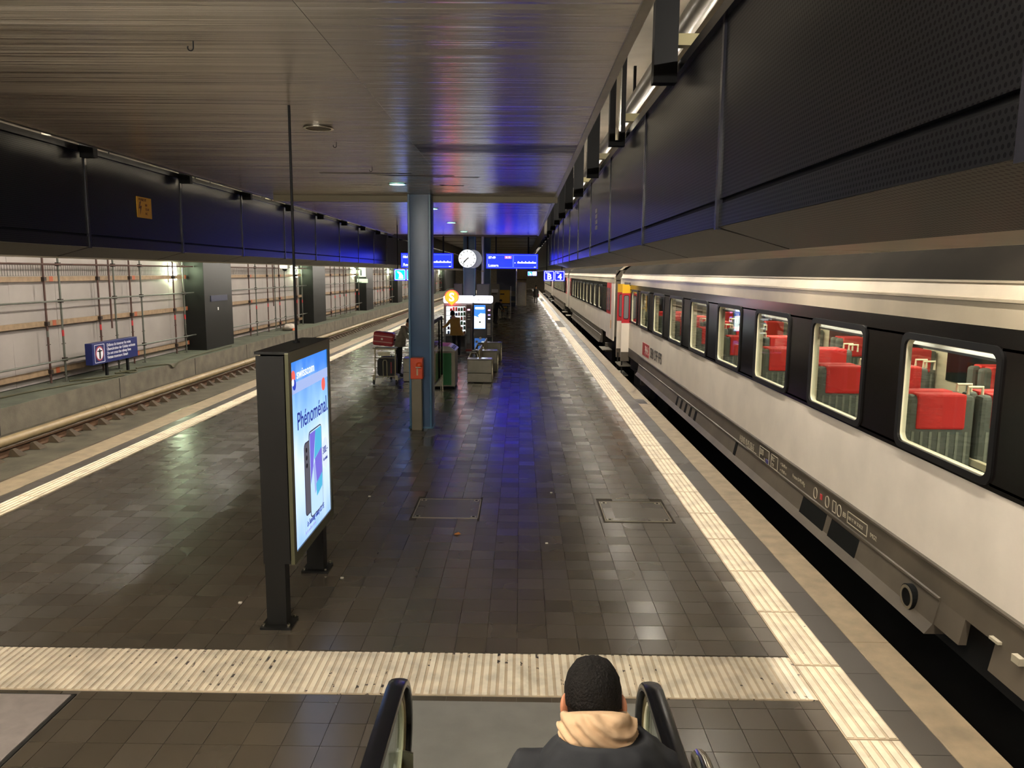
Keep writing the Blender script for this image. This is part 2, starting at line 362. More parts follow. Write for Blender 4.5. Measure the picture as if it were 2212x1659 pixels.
# tactile guidance: ribbed panels along both edges
def tact_panel(x0, x1, L):
    mb = MB().bx(x0, x1, .006, L-.006, -.02, .003); mb.slot(1); n = 5; w = (x1-x0)/n
    for i in range(n): mb.bx(x0+w*(i+.14), x0+w*(i+.80), .016, L-.016, .003, .0085)
    o = mb.build('tactile_panel', [m_tactb, m_tact], slab); me = o.data; bpy.data.objects.remove(o); return me
TPR, TPL = tact_panel(2.155, 2.50, .95), tact_panel(-6.65, -6.31, .95)
for k in range(0, 121):
    y = 3.70 + .95*k - .95*4
    if not (42.3 < y < 48 or 80 < y < 90):
        if not (5.0 < y+.475 < 5.75): link(bpy.data.objects.new('tactile_panel', TPR), slab).location = (0, y, 0)
        else: link(bpy.data.objects.new('tactile_panel', TPR), slab).location = (0, y, 0)
    if y > 4: link(bpy.data.objects.new('tactile_panel', TPL), slab).location = (0, y+.4, 0)
# ribbed crossing strip in front of the escalator
m_cross = worn_paint('crossing_paint', '#f1e4cb', '#3a322c', .94); m_crossb = worn_paint('crossing_paint_base', '#cfbb9d', '#3a322c', .84, scale=11.)
MB().bx(-6.30, 2.15, 5.115, 5.72, -.02, .003).build('tactile_base', m_crossb, slab)
rr = MB().bx(-.0185, .0185, 5.118, 5.717, .003, .0085).build('tactile_ridge', m_cross, slab); RM = rr.data; bpy.data.objects.remove(rr)
for k in range(141):
    o = link(bpy.data.objects.new('tactile_ridge', RM), slab); o.location = (-6.27+k*.0598, random.uniform(-.004, .004), 0)

# ---- tracks
tag(MB().bx(-11.1, -7.3, -6, 150, -.95, -.56).build('track_bed', m_bed), 'concrete slab track bed beside the platform edge', None, None, 'structure')
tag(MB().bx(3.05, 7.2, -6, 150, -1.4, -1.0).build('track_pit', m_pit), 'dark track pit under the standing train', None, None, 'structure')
m_rail = M('rusty_rail', '#5c4330', .55, metal=.4, var=.3, vscale=6); m_railtop = M('rail_head', '#8a7a66', .25, metal=.9)
def rail(x, z, label):
    t = thing('rail', label, 'rail', (x, 5, z-.17), 'rails')
    MB().extrude([(x-.07, z-.17), (x+.07, z-.17), (x+.07, z-.155), (x+.012, z-.13), (x+.012, z-.045), (x+.036, z-.035), (x+.036, z-.008), (x-.036, z-.008), (x-.036, z-.035), (x-.012, z-.045), (x-.012, z-.13), (x-.07, z-.155)], 'y', -6, 150).build('rail_web', m_rail, t)
    MB().bx(x-.034, x+.034, -6, 150, z-.008, z).build('rail_head', m_railtop, t); return t
r1 = rail(-9.77, -.385, 'rusty running rail beside the thick pipe on the empty track')
r2 = rail(-8.27, -.385, 'rusty running rail of the empty track beside the platform edge')
cm = MB(); m_clip = M('rail_clip', '#3f3323', .7, metal=.3, var=.3)
cm.add([(-9.70, -.11, -.555), (-9.48, -.11, -.555), (-9.48, .11, -.555), (-9.70, .11, -.555), (-9.70, -.06, -.43), (-9.66, -.05, -.42), (-9.66, .05, -.42), (-9.70, .06, -.43)],
       [(0, 1, 2, 3), (0, 4, 5, 1), (3, 2, 6, 7), (1, 5, 6, 2), (4, 7, 6, 5), (0, 3, 7, 4)])
co = cm.build('rail_clip', m_clip, r1); CM = co.data; bpy.data.objects.remove(co)
for k in range(90): link(bpy.data.objects.new('rail_clip', CM), r1).location = (0, 5+k*.62-5, 0)
m_pipe = M('pipe_paint', '#8f7c5a', .45, var=.2, vscale=4)
tp = thing('cable_pipe', 'thick beige pipe lying along the empty track', 'pipe', (-10.2, 5, -.52))
MB().tube([(-10.2, -6, -.415), (-10.2, 150, -.415)], .10, 14).build('pipe_run', m_pipe, tp, smooth=True)
for k in range(0, 30): MB().tube([(-10.2, 4+k*4.8, -.415), (-10.2, 4.08+k*4.8, -.415)], .106, 14).build('pipe_sleeve', m_pipe, tp, smooth=True)

# ---- left side: ledge, white sheeting wall, dark pillars
led = tag(MB().bx(-13.0, -11.12, -6, 150, -.95, 0).build('ledge', m_conc), 'low concrete ledge along the far side of the empty track', None, None, 'structure')
MB().bx(-12.6, -11.15, -6, 150, 0, .006).build('walkway_surface', m_concg, led)
for k in range(0, 24): MB().bx(-11.121, -11.114, 6+k*5.0, 6.03+k*5.0, -.9, -.01).build('ledge_joint', m_dark, led)
m_sheet = M('white_sheeting', '#958d88', .62, var=.10, vscale=.9, bump=.25, bscale=1.6)
wl = tag(MB().bx(-13.4, -12.60, -6, 150, 0, 6.2).build('wall_left', m_dark), 'dark station wall behind white building-site sheeting', None, None, 'structure')
yy = 3.0; sheets = []
while yy < 128:
    w = random.choice((1.9, 2.4, 2.9)); sheets.append((yy, yy+w)); yy += w
for (a, b) in sheets:
    n = 7; rings = []
    for i in range(n+1):
        y = a+.004+(b-a-.008)*i/n; d = random.uniform(-.006, .006)
        rings.append([(-12.56, y, .03), (-12.53+d, y, .03), (-12.53-d, y, 1.6), (-12.53+d*.5, y, 3.3), (-12.56, y, 3.3)])
    MB().loft(rings).build('sheet_panel', m_sheet, wl, smooth=True)
m_pill = M('dark_pillar', '#0f0f0e', .45, spec=.3, var=.12, vscale=2)
m_lamp_g = glow('pillar_lamp_glow', (.80, 1.0, .62), 60.0); m_lampbox = M('lamp_housing', '#d9d6c8', .5)
PY0 = [13.45+15.08*k for k in range(8)]
for k, y in enumerate(PY0):
    p = tag(MB().bx(-12.55, -11.72, y, y+2.75, .006, 3.6).build('pillar', m_pill, bev=.01), 'dark square pillar between the white sheeting panels', None, 'dark wall pillars', 'structure')
    if k == 1:
        MB().bx(-11.72, -11.70, y+.55, y+2.2, 1.80, 2.02).build('name_plate', M('plate_blue_dark', '#33364c', .35), p)
        MB().bx(-11.72, -11.705, y+1.2, y+1.27, 1.45, 1.56).build('switch_plate', M('plate_white', '#e6e6e2', .5), p)
    if k == 3:
        MB().bx(-12.3, -11.74, y-.03, y, 2.55, 3.25).build('number_plate', M('plate_lit', '#d8e8da', .5), p)
        text('1', .55, m_black, p, (-12.1, y-.034, 2.66), TO_CAM, 'CENTER', .03)
        MB().bx(-12.4, -11.6, y-.03, y, 2.10, 2.40).build('number_plate', M('plate_lit', '#d8e8da', .5), p)
    L = thing('wall_lamp', ['glowing lamp box beside the pillar out of view at the frame edge', 'glowing lamp box beside the nearest dark pillar in view', 'glowing lamp box beside the second dark pillar', 'glowing lamp box beside the pillar with the white number plate', 'glowing lamp box beside the fourth dark pillar', 'glowing lamp box beside the fifth dark pillar', 'glowing lamp box beside the sixth dark pillar', 'glowing lamp box beside the farthest dark pillar'][k], 'lamp', (-12.45, y-.95, 2.6), 'lamps beside the wall pillars')
    MB().bx(-12.53, -12.50, y-1.1, y-.72, 2.55, 3.22).build('lamp_housing', m_lampbox, L)
    MB().bx(-12.50, -12.36, y-1.04, y-.78, 2.62, 3.18).build('diffuser', m_lamp_g, L, bev=.01)

# ---- scaffold bays between the pillars
m_stube = M('scaffold_tube', '#5c5e56', .5, metal=.5, var=.2, vscale=4); m_stubr = M('scaffold_tube_rust', '#4d352e', .55, metal=.3, var=.2, vscale=4)
m_wood = M('scaffold_board', '#8a7359', .7, var=.2, vscale=7); m_woodr = M('scaffold_board_end', '#a1512f', .7)
m_coup = M('coupler', '#2e241f', .6, metal=.3); m_wire = M('wire_mesh', '#4b4640', .6)
m_redband = M('red_band', '#b3272a', .5)
def scaffold(y0):
    t = thing('scaffold', 'tube scaffold with timber boards against the white sheeting', 'scaffold', (-12.0, y0, 0), 'scaffold bays between the dark pillars')
    posts = [(.35, 0), (.75, 1), (3.65, 0), (4.02, 1), (6.2, 0), (6.75, 1), (8.05, 0), (8.38, 1), (11.1, 0), (11.5, 1)]
    L = 12.25; xi, xo = -12.30, -12.12
    for (d, row) in posts:
        x = xi if row == 0 else xo; y = y0+d
        p = MB().tube([(x, y, .01), (x, y, 3.28)], .028, 8).build('upright', m_stube if row else m_stubr, t, smooth=True)
        MB().bx(x-.07, x+.07, y-.07, y+.07, .006, .016).build('foot_plate', m_stube, p)
        MB().tube([(x, y-.09, .19), (x, y+.09, .19)], .012, 6).build('jack_handle', m_coup, p)
        MB().tube([(x, y-.09, 1.02), (x, y+.09, 1.02)], .010, 6).build('locking_pin', m_coup, p)
        MB().tube([(x, y, 1.22), (x, y, 1.38)], .0295, 8).build('paint_band', m_redband if random.random() < .5 else m_stube, p)
    MB().tube([(xo, y0+6.5, 1.25), (xo, y0+6.5, 3.28)], .028, 8).build('upright', m_stubr, t, smooth=True)
    for z, mt in ((3.10, m_stubr), (2.15, m_stube), (.60, m_stube)):
        MB().tube([(xo+.05, y0+.1, z), (xo+.05, y0+L, z)], .024, 8).build('ledger', mt, t, smooth=True)
    for z, w in ((2.72, .13), (1.57, .14), (.31, .15)):
        a = 0.1
        for b in (4.05, 8.4, L):
            o = MB().bx(xi-.06, xi-.035, y0+a, min(y0+b+.06, y0+L), z-w/2, z+w/2).build('timber_board', m_wood, t)
            MB().bx(xi-.062, xi-.033, y0+b-.1, min(y0+b+.062, y0+L+.002), z-w/2-.001, z+w/2+.001).build('board_end', m_woodr, o); a = b
    cm = MB()
    for (d, row) in posts:
        x = xi if row == 0 else xo
        for z in ((2.72, 1.57, .31) if row == 0 else (3.10, 2.15, .60)): cm.cbx((x, y0+d, z), (.10, .10, .10))
    cm.build('coupler_set', m_coup, t, kind='stuff')
    wm = MB(); z0, z1 = 2.80, 3.07
    for i in range(int(L/.1)-1): wm.bx(xi-.03, xi-.022, y0+.1+i*.1, y0+.108+i*.1, z0, z1)
    for z in (z0, (z0+z1)/2, z1): wm.bx(xi-.03, xi-.022, y0+.1, y0+L, z, z+.008)
    wm.build('wire_panel', m_wire, t, kind='stuff'); return t
s0 = scaffold(PY0[0]+2.75)
s0['label'] = 'tube scaffold with timber boards behind the blue warning sign'
for k in range(1, 7): copy_tree(s0, None, (-12.0, PY0[k]+2.75, 0))['label'] = 'tube scaffold with timber boards just beyond the '+('first', 'second', 'third', 'fourth', 'fifth', 'sixth')[k-1]+' dark pillar in view'
s1 = copy_tree(s0, None, (-12.0, PY0[0]-12.33, 0)); s1['label'] = 'tube scaffold with timber boards nearest the escalator, mostly out of view'

# ---- ceilings
cl = tag(MB().bx(-4.98, .66, -2.5, 30.3, 4.432, 4.60).build('ceiling', M('ceiling_back', '#57524a', .6)), 'brushed metal slat ceiling hung over the platform', None, None, 'structure')
SEAM = -1.22; m_stain = M('water_stain', '#4a3b22', .45, var=.5, vscale=7, metal=.2)
def slat_mesh(x0, x1, mt, n):
    o = MB().extrude([(-.149, 4.41), (.149, 4.41), (.149, 4.432), (-.149, 4.432)], 'x', x0, x1).build(n, mt, cl); me = o.data; bpy.data.objects.remove(o); return me
SL, SR = slat_mesh(-4.97, SEAM-.0015, m_ceil, 'ceiling_slat'), slat_mesh(SEAM+.0015, .65, m_ceil, 'ceiling_slat')
SLs, SRs, SRd = slat_mesh(-4.97, SEAM-.0015, m_ceil_s, 'ceiling_slat'), slat_mesh(SEAM+.0015, .65, m_ceil_s, 'ceiling_slat'), slat_mesh(SEAM+.0015, .65, m_ceil_d, 'ceiling_slat')
for k in range(109):
    y = -2.35+k*.3
    L_, R_ = SL, SR
    if 9.0 < y < 9.6: R_ = SRd
    link(bpy.data.objects.new('ceiling_slat', L_), cl).location = (0, y, 0)
    link(bpy.data.objects.new('ceiling_slat', R_), cl).location = (0, y, 0)
for (x0_, x1_, y0_, y1_) in ((-2.95, -1.6, 11.42, 11.62), (-2.2, -1.0, 11.66, 11.86), (-1.45, -.62, 11.86, 12.0), (-2.85, -2.3, 13.0, 13.12), (-1.35, -.95, 12.98, 13.16)):
    rg_ = random.Random(int(y0_*100)); n_ = 14; up_ = [(x0_+(x1_-x0_)*i/n_, y1_-rg_.uniform(0, .09)*(1+2*(i in (0, n_)))) for i in range(n_+1)]; lo_ = [(x0_+(x1_-x0_)*i/n_, y0_+rg_.uniform(0, .05)) for i in range(n_+1)]
    MB().extrude(lo_+up_[::-1], 'z', 4.4085, 4.411).build('water_stain', m_stain, cl)
MB().bx(.62, .68, -2.5, 30.3, 4.395, 4.52).build('edge_trim', m_steel, cl); MB().bx(-5.0, -4.94, -2.5, 30.3, 4.395, 4.52).build('edge_trim', m_steel, cl)
MB().bx(-4.98, .66, 30.28, 30.36, 4.36, 4.62).build('edge_trim', M('ceiling_back', '#57524a', .6), cl)
MB().bx(-4.7, .68, 14.86, 14.98, 4.30, 4.408).build('cross_bar', M('bar_beige', '#8f866c', .5), cl)
ceil2 = tag(MB().bx(-5.2, .9, 30.36, 150, 5.0, 5.2).build('ceiling', M('ceiling_far', '#8d8474', .5, var=.1)), 'higher dim ceiling beyond the hung slat ceiling', None, None, 'structure')
for x_ in (-5.30, .90): MB().bx(x_, x_+.1, 30.36, 150, 4.40, 5.2).build('added_baffle', M('ceiling_back', '#57524a', .6), ceil2)  # added strips closing the gap so lamp light stays off the far trough panels
for k in range(12): MB().bx(-5.2, .9, 34+k*6.0, 34.1+k*6.0, 4.985, 5.0).build('joint_strip', m_dark, ceil2)
tag(MB().bx(-13.4, 8.0, -6, 150, 6.1, 6.4).build('ceiling', m_upper), 'raw concrete slab above the hung ceilings', None, None, 'structure')
tag(MB().bx(7.2, 7.5, -6, 150, -1.2, 6.2).build('wall_right', m_dark), 'dark wall behind the standing train', None, None, 'structure')
tag(MB().bx(-13.4, 8.0, 150, 150.5, -1.2, 6.2).build('wall_back', M('far_wall', '#5a5040', .8, var=.2)), 'dim far end wall of the station tunnel', None, None, 'structure')

# ---- lighting troughs over both platform edges
m_tube = glow('tube_glow', TUBE_COL, TUBE_POWER); m_refl = M('lamp_reflector', '#d8d2c2', .5)
def trough(s, name, label, yj, pitch):
    X = lambda d: XC+s*d
    t = thing(name, label, None, (X(3.34), 0, 3.27), None, 'structure')
    back = MB(); back.bx(*sorted((X(3.37), X(3.40))), -3, 140, 3.28, 4.50); back.build('back_sheet', m_black, t)
    MB().bx(*sorted((X(3.30), X(3.42))), -3, 33.2, 4.44, 4.51).build('top_rail', m_joint, t)
    MB().bx(*sorted((X(3.34), X(3.42))), 33.2, 140, 4.44, 4.51).build('top_rail', m_joint, t)
    def ex(prof, a, b, nm, mt): MB().extrude([(X(d), z) for d, z in prof], 'y', a, b).build(nm, mt, t)
    ys = [y for y in [yj+pitch*k for k in range(-6, 20)] if -3 < y < 34]
    for i, y in enumerate(ys[:-1]):
        a, b = y+.02, ys[i+1]-.02
        ex([(3.34, 3.435), (3.365, 3.435), (3.365, 4.44), (3.34, 4.44)], a, b, 'main_panel', m_panel)
        ex([(3.34, 3.275), (3.365, 3.275), (3.365, 3.405), (3.34, 3.405)], a, b, 'lower_panel', m_panel)
        ex([(3.34, 3.272), (3.36, 3.272), (3.79, 3.165), (3.78, 3.148)], a, b, 'slope_panel', m_slope)
        ex([(3.78, 3.148), (3.79, 3.165), (4.38, 3.165), (4.38, 3.14)], a, b, 'soffit_panel', m_soff)
    for y in ys: 
        ex([(3.325, 3.26), (3.36, 3.26), (3.36, 4.45), (3.325, 4.45)], y-.02, y+.02, 'joint_strip', m_joint)
        ex([(3.34, 3.268), (3.36, 3.28), (3.79, 3.17), (3.78, 3.152)], y-.018, y+.018, 'joint_strip', m_black)
    a = ys[-1]+.02
    ex([(3.34, 3.275), (3.365, 3.275), (3.365, 4.44), (3.34, 4.44)], a, 140, 'far_panel', M('trough_far', '#26262a', .4))
    ex([(3.34, 3.272), (3.36, 3.272), (3.79, 3.165), (3.78, 3.148)], a, 140, 'far_slope', m_slope)
    ex([(3.78, 3.148), (3.79, 3.165), (4.38, 3.165), (4.38, 3.14)], a, 140, 'far_soffit', m_soff)
    ex([(4.38, 3.14), (4.40, 3.14), (4.40, 3.34), (4.38, 3.34)], -3, 140, 'lamp_tray', m_refl)
    ex([(4.38, 3.33), (4.60, 3.33), (4.60, 3.35), (4.38, 3.35)], -3, 140, 'lamp_tray', m_refl)
    for k in range(-1, 27):
        y = 4.35+4.27*k
        o = MB().tube([(X(4.50), y-.6, 3.275), (X(4.50), y+.6, 3.275)], .02, 8).build('tray_tube', glow('tray_glow%d' % s, TUBE_COL, TROUGH_POWER[s]), t, smooth=True)
        for e in (-.64, .62): MB().bx(X(4.50)-.03, X(4.50)+.03, y+e, y+e+.02, 3.24, 3.33).build('tube_holder', m_refl, o)
    # hangers up to the concrete slab
    for k in range(-1, 14):
        y = 5.85+2.8*k if s > 0 else 7.0+2.8*k
        ex([(3.12, 4.36), (3.29, 4.36), (3.29, 6.1), (3.12, 6.1)], y-.05, y+.05, 'hanger_post', m_black)
        ex([(3.29, 4.62), (3.75, 4.62), (3.75, 4.70), (3.29, 4.70)], y-.04, y+.04, 'hanger_arm', M('bracket_olive', '#6b6444', .5))
    return t
trough(-1, 'trim_1', 'black perforated lighting trough over the empty track edge', 9.93, 2.75)
trough(1, 'trim_2', 'black perforated lighting trough over the train side edge', 4.65, 2.81)
# service pipes and lamp strip in the void above the troughs
m_duct = M('duct_grey', '#6f6a60', .35, metal=.5, var=.15, vscale=3); pass
for s, side in ((1, 'train side'), (-1, 'empty track side')):
    X = lambda d: XC+s*d
    du = thing('service_pipe', 'grey service pipe in the void above the '+side+' trough', 'pipe', (X(3.9), 0, 5.5))
    MB().tube([(X(3.88), -3, 5.55), (X(3.88), 90, 5.55)], .11, 12).build('pipe_run', m_duct, du, smooth=True)
    for k in range(0, 30): MB().bx(X(3.88)-.02, X(3.88)+.02, 1+k*2.8, 1.05+k*2.8, 5.6, 6.1).build('pipe_hanger', m_black, du)
    for k in range(-2, 33):
        y = 4.35+4.27*k; x = X(4.78)
        L = thing('tube_lamp', 'slim fluorescent tube hung above the '+side+' behind the trough', 'lamp', (x, y, 4.75), 'tube lamps above the '+side)
        MB().tube([(x, y-.65, 4.75), (x, y+.65, 4.75)], .035, 8).build('tube', m_tube, L, smooth=True)
        MB().bx(x-.05, x+.05, y-.68, y+.68, 4.80, 4.84).build('lamp_batten', m_lampbox, L)
        for e in (-.67, .65): MB().bx(x-.035, x+.035, y+e, y+e+.02, 4.71, 4.80).build('lamp_holder', m_lampbox, L)
        for e in (-.4, .4): MB().tube([(x, y+e, 4.84), (x, y+e, 6.1)], .01, 6).build('hanger_rod', m_black, L)
for k, (x, y) in enumerate(((-3.6, 2.6), (-1.2, 2.6), (-3.6, -.8), (-1.2, -.8))):
    L = thing('hall_lamp', 'tube lamp under the slat ceiling over the escalator foot', 'lamp', (x, y, 4.4), 'lamps over the escalator foot')
    MB().tube([(x-.75, y, 4.32), (x+.75, y, 4.32)], .035, 8).build('tube', glow('hall_glow', (1.0, .92, .80), HALL_POWER), L, smooth=True); MB().bx(x-.8, x+.8, y-.06, y+.06, 4.37, 4.409).build('lamp_batten', m_lampbox, L)
    for e in (-.78, .76): MB().bx(x+e, x+e+.02, y-.035, y+.035, 4.28, 4.37).build('lamp_holder', m_lampbox, L)
for k, y in enumerate((8.25, 11.2, 14.1)):
    v = thing('vertical_pipe', ('bright chrome', 'second chrome', 'third chrome')[k]+' downpipe behind a black hanger at the ceiling edge', 'pipe', (.93, y, 4.3), 'downpipes at the ceiling edge')
    MB().tube([(1.02, y+.25, 4.40), (1.02, y+.25, 5.55), (1.05, y+.25, 5.62), (1.2, y+.25, 5.66)], .03, 10).build('pipe_run', m_chrome, v, smooth=True)
    MB().tube([(1.02, y+.25, 5.30), (1.02, y+.25, 5.42)], .045, 10).build('pipe_sleeve', m_black, v, smooth=True)

# ---- ceiling fittings
m_dl_off = M('downlight_grille', '#6f6450', .5, var=.3, vscale=40, metal=.3); m_dl_on = glow('downlight_glow', (.35, 1.0, .85), 6.0)
names = ['unlit round downlight nearest the escalator in the slat ceiling', 'lit cyan downlight just ahead of the first blue column', 'lit cyan downlight just beyond the first blue column', 'lit downlight between the blue columns', 'lit downlight near the far ceiling edge above the clock']
for k in range(5):
    y = 7.92+4.93*k; L = thing('downlight', names[k], 'lamp', (-2.03, y, 4.40), 'downlights in the slat ceiling')
    ring_plate2 = MB(); n = 24
    ring = [[(-2.03+r*math.cos(2*math.pi*i/n), y+r*math.sin(2*math.pi*i/n), z) for i in range(n)] for r, z in ((.15, 4.409), (.15, 4.396), (.125, 4.396), (.125, 4.409))]
    ring_plate2.loft(ring, True, False).build('rim', m_chrome, L, smooth=True)
    MB().disc((-2.03, y, 4.406), .126, 'z', 24, .004).build('diffuser', m_dl_off if k == 0 else m_dl_on, L)
for k, y in enumerate((5.03, 8.8, 10.87)):
    h = thing('ceiling_hook', ('small black wire hook nearest the escalator', 'small black wire hook beyond the unlit downlight', 'small black wire hook by the brown ceiling stain')[k], 'hook', (-2.06, y, 4.41), 'wire hooks in the ceiling')
    pts = [(-2.06, y, 4.41), (-2.06, y, 4.37)]+[(-2.06-.018+.018*math.cos(a), y, 4.37+.018*math.sin(a)) for a in [-i*math.pi/6 for i in range(1, 8)]]
    MB().tube(pts, .004, 6).build('hook_wire', m_black, h)

# ================================================================== TRAIN
m_twhite = M('coach_white', '#ded3c4', .42, var=.07, vscale=2.2, bump=.12, bscale=7)
m_troof = M('coach_roof', '#a79b86', .36, var=.12, vscale=2, metal=.15)
m_troofd = M('coach_roof_dark', '#1d1a16', .95, var=.3, vscale=1.5, spec=.05)  # much darker, matt colour for the upper part of the roof
m_tband = M('coach_band', '#120f0e', .18, spec=.3, var=.1, vscale=1.5)
m_tskirt = M('coach_skirt', '#4c4439', .55, var=.28, vscale=1.6)
m_tred = M('coach_red', '#b3232c', .35); m_tyel = M('coach_yellow', '#e3b021', .4); m_rubber = M('black_rubber', '#0b0a0a', .5, spec=.25)
m_pane = cyl_glass('coach_glass', '#d8e6df', .02, .10); m_und = M('underframe', '#1b1815', .85, var=.3)
m_inw = M('coach_interior', '#d9d2b4', .5); m_inlt = glow('coach_lamp', (1.0, .93, .72), 17.0)
m_seat = M('seat_grey', '#5a6058', .85, bump=.3, bscale=60); m_hred = M('headrest_red', '#c92a25', .8, bump=.2, bscale=80); m_seats = M('seat_stripe', '#7f8478', .85)
m_cream = M('cream_trim', '#e6dfbf', .5); m_txt = M('coach_lettering', '#a89f8a', .6); m_mirror = M('grey_bars', '#9aa0a6', .3, metal=.7)
WX = 3.30
def window(t, y0, y1, z0, z1, x=WX, fw=.045):
    """one coach window: rubber frame with rounded corners, bright inner bead, pane"""
    cy, cz, w, h = (y0+y1)/2, (z0+z1)/2, y1-y0, z1-z0
    mb = MB(); ring_plate(mb, rrect(cy, cz, w+.02, h+.02, .10), rrect(cy, cz, w-2*fw, h-2*fw, .075), 'x', x-.018, x+.03)
    f = mb.build('window_frame', m_rubber, t, smooth=True)
    mb = MB(); ring_plate(mb, rrect(cy, cz, w-2*fw, h-2*fw, .075), rrect(cy, cz, w-2*fw-.016, h-2*fw-.016, .069), 'x', x+.004, x+.05); mb.build('bead', m_cream, f, smooth=True)
    MB().bx(x+.012, x+.018, y0+fw, y1-fw, z0+fw, z1-fw).build('pane', m_pane, f)
def seat_proto(t, x0, x1, yb, d):
    """seat with its back at yb; d=-1 faces the camera"""
    s = MB(); y = lambda a: yb-d*a*-1 if False else yb+d*a
    def bb(a0, a1, z0, z1, xa=x0, xb=x1): return (xa, xb, *sorted((y(a0), y(a1))), z0, z1)
    s.bx(*bb(0, .14, 1.02, 1.93)); s.bx(*bb(.10, .58, .98, 1.16)); s.bx(*bb(.04, .50, .78, .98, x0+.08, x1-.08))
    o = s.build('seat', m_seat, t, bev=.04)
    MB().bx(*bb(-.012, .156, 1.62, 1.945, x0+.09, x1-.09)).build('headrest_cover', m_hred, o, bev=.02)
    for i in range(7):
        xx = x0+.07+i*(x1-x0-.14)/6; MB().bx(xx-.012, xx+.012, *sorted((y(.14), y(.146))), 1.18, 1.60).build('fabric_stripe', m_seats, o)
    MB().bx(*bb(.02, .5, 1.28, 1.34, x0-.03, x0+.02)).build('armrest', m_cream, o)
    pts = [(x1-.03, y(.05), 1.93), (x1-.03, y(.05), 2.0), (x1+.10, y(.05), 2.0), (x1+.10, y(.05), 1.9)]
    MB().tube(pts, .014, 6).build('grab_handle', m_cream, o)
    return o
def coach(idx, yn, yf, wins, seats, label, dn, df):
    """yn/yf near and far end; wins list of (y0,y1); doors dn/df as (y0,y1)"""
    t = thing('passenger_coach', label, 'train coach', (4.7, (yn+yf)/2, -.6), 'coaches of the standing train')
    ya, yb = yn+(.0 if dn is None else 0), yf
    b0, b1 = (dn[1] if dn else yn), (df[0] if df else yf)
    # lower side, window band with openings, cornice
    MB().extrude([(WX, .755), (WX+.05, .755), (WX+.05, 1.512), (WX+.006, 1.512)], 'y', b0, b1).build('lower_side', m_twhite, t)
    mb = MB(); z0, z1 = 1.545, 2.515
    mb.bx(WX, WX+.05, b0, b1, 1.512, z0+.02); mb.bx(WX, WX+.05, b0, b1, z1-.02, 2.65)
    e = b0
    for (a, c) in wins: mb.bx(WX, WX+.05, e, a+.02, z0, z1); e = c-.02
    mb.bx(WX, WX+.05, e, b1, z0, z1); mb.build('window_band', m_tband, t)
    for (a, c) in wins: window(t, a, c, z0, z1)
    roof = [(WX, 2.65), (WX+.005, 2.82), (WX-.012, 2.825), (WX-.012, 2.845), (WX+.02, 2.85), (WX+.06, 2.95), (WX+.05, 2.955), (WX+.05, 2.972), (WX+.085, 2.975), (WX+.17, 3.10), (WX+.36, 3.25), (WX+.75, 3.38), (WX+1.41, 3.44)]
    full = roof+[(2*(WX+1.41)-x, z) for x, z in reversed(roof[:-1])]
    inn = [(x*.97+(WX+1.41)*.03, z-.05) for x, z in full]
    rl = MB().loft([[(x, yn, z) for x, z in full+inn[::-1]], [(x, yf, z) for x, z in full+inn[::-1]]]); rl.mi = [1 if min(rl.v[q][2] for q in fc) > 2.97 and len(fc) == 4 else 0 for fc in rl.f]
    rl.build('roof', [m_troof, m_troofd], t, smooth=True)
    # skirt with its crease and openings
    MB().extrude([(WX, .755), (WX-.012, .74), (WX-.012, .725), (WX, .71), (WX-.004, .52), (WX-.02, .515), (WX-.02, .50), (WX-.01, .49), (WX-.05, .30), (WX-.11, .22), (WX+.05, .22), (WX+.05, .755)], 'y', 5.72 if idx == 0 else b0+1.6, b1-2.2).build('skirt', m_tskirt, t)
    if idx == 0:
        MB().extrude([(WX, .755), (WX-.012, .74), (WX-.012, .725), (WX, .71), (WX-.004, .50), (WX+.05, .50), (WX+.05, .755)], 'y', 1.0, 5.72).build('skirt_end', m_tskirt, t)
        for (a, c, zz) in ((5.38, 5.72, .30), (4.55, 5.02, .30), (2.2, 3.95, .15)): MB().extrude([(WX-.004, .50), (WX-.04, zz), (WX+.02, zz), (WX+.04, .50)], 'y', a, c).build('skirt_plate', m_tskirt, t)
    MB().extrude([(WX, .755), (WX, .50), (WX+.05, .50), (WX+.05, .755)], 'y', b1-2.2, b1).build('skirt_end', m_tskirt, t)
    MB().bx(WX+.35, WX+2.4, yn+.3, yf-.3, -.1, .70).build('underframe', m_und, t)
    # far wall, floor, inner ceiling, lamps
    MB().bx(WX+2.72, WX+2.77, yn, yf, .6, 2.75).build('far_side', m_inw, t)
    for (a, c) in wins: MB().bx(WX+2.70, WX+2.72, a, c, 1.55, 2.45).build('far_window', M('night_glass', '#1d221f', .1), t)
    MB().bx(WX+.05, WX+2.72, yn, yf, .70, .76).build('coach_floor', M('coach_floor', '#4b453c', .7), t)
    MB().bx(WX+.05, WX+2.72, yn, yf, 2.72, 2.75).build('inner_ceiling', m_inw, t)
    MB().bx(WX+.05, WX+.07, yn+.5, yf-.5, .78, 1.5).build('inner_lining', m_inw, t)
    for k in range(3): MB().bx(WX+1.25, WX+1.45, yn+1.5+(yf-yn-3)*k/3, yn+1.0+(yf-yn-3)*(k+1)/3, 2.69, 2.718).build('ceiling_lamp', m_inlt, t)
    for y in (yn, yf-.05): MB().bx(WX+.06, WX+2.72, y, y+.05, .7, 3.1).build('end_wall', m_tskirt, t)
    # luggage rack
    MB().bx(WX+.08, WX+.50, b0+.5, b1-.5, 2.40, 2.42).build('luggage_rack', m_mirror, t)
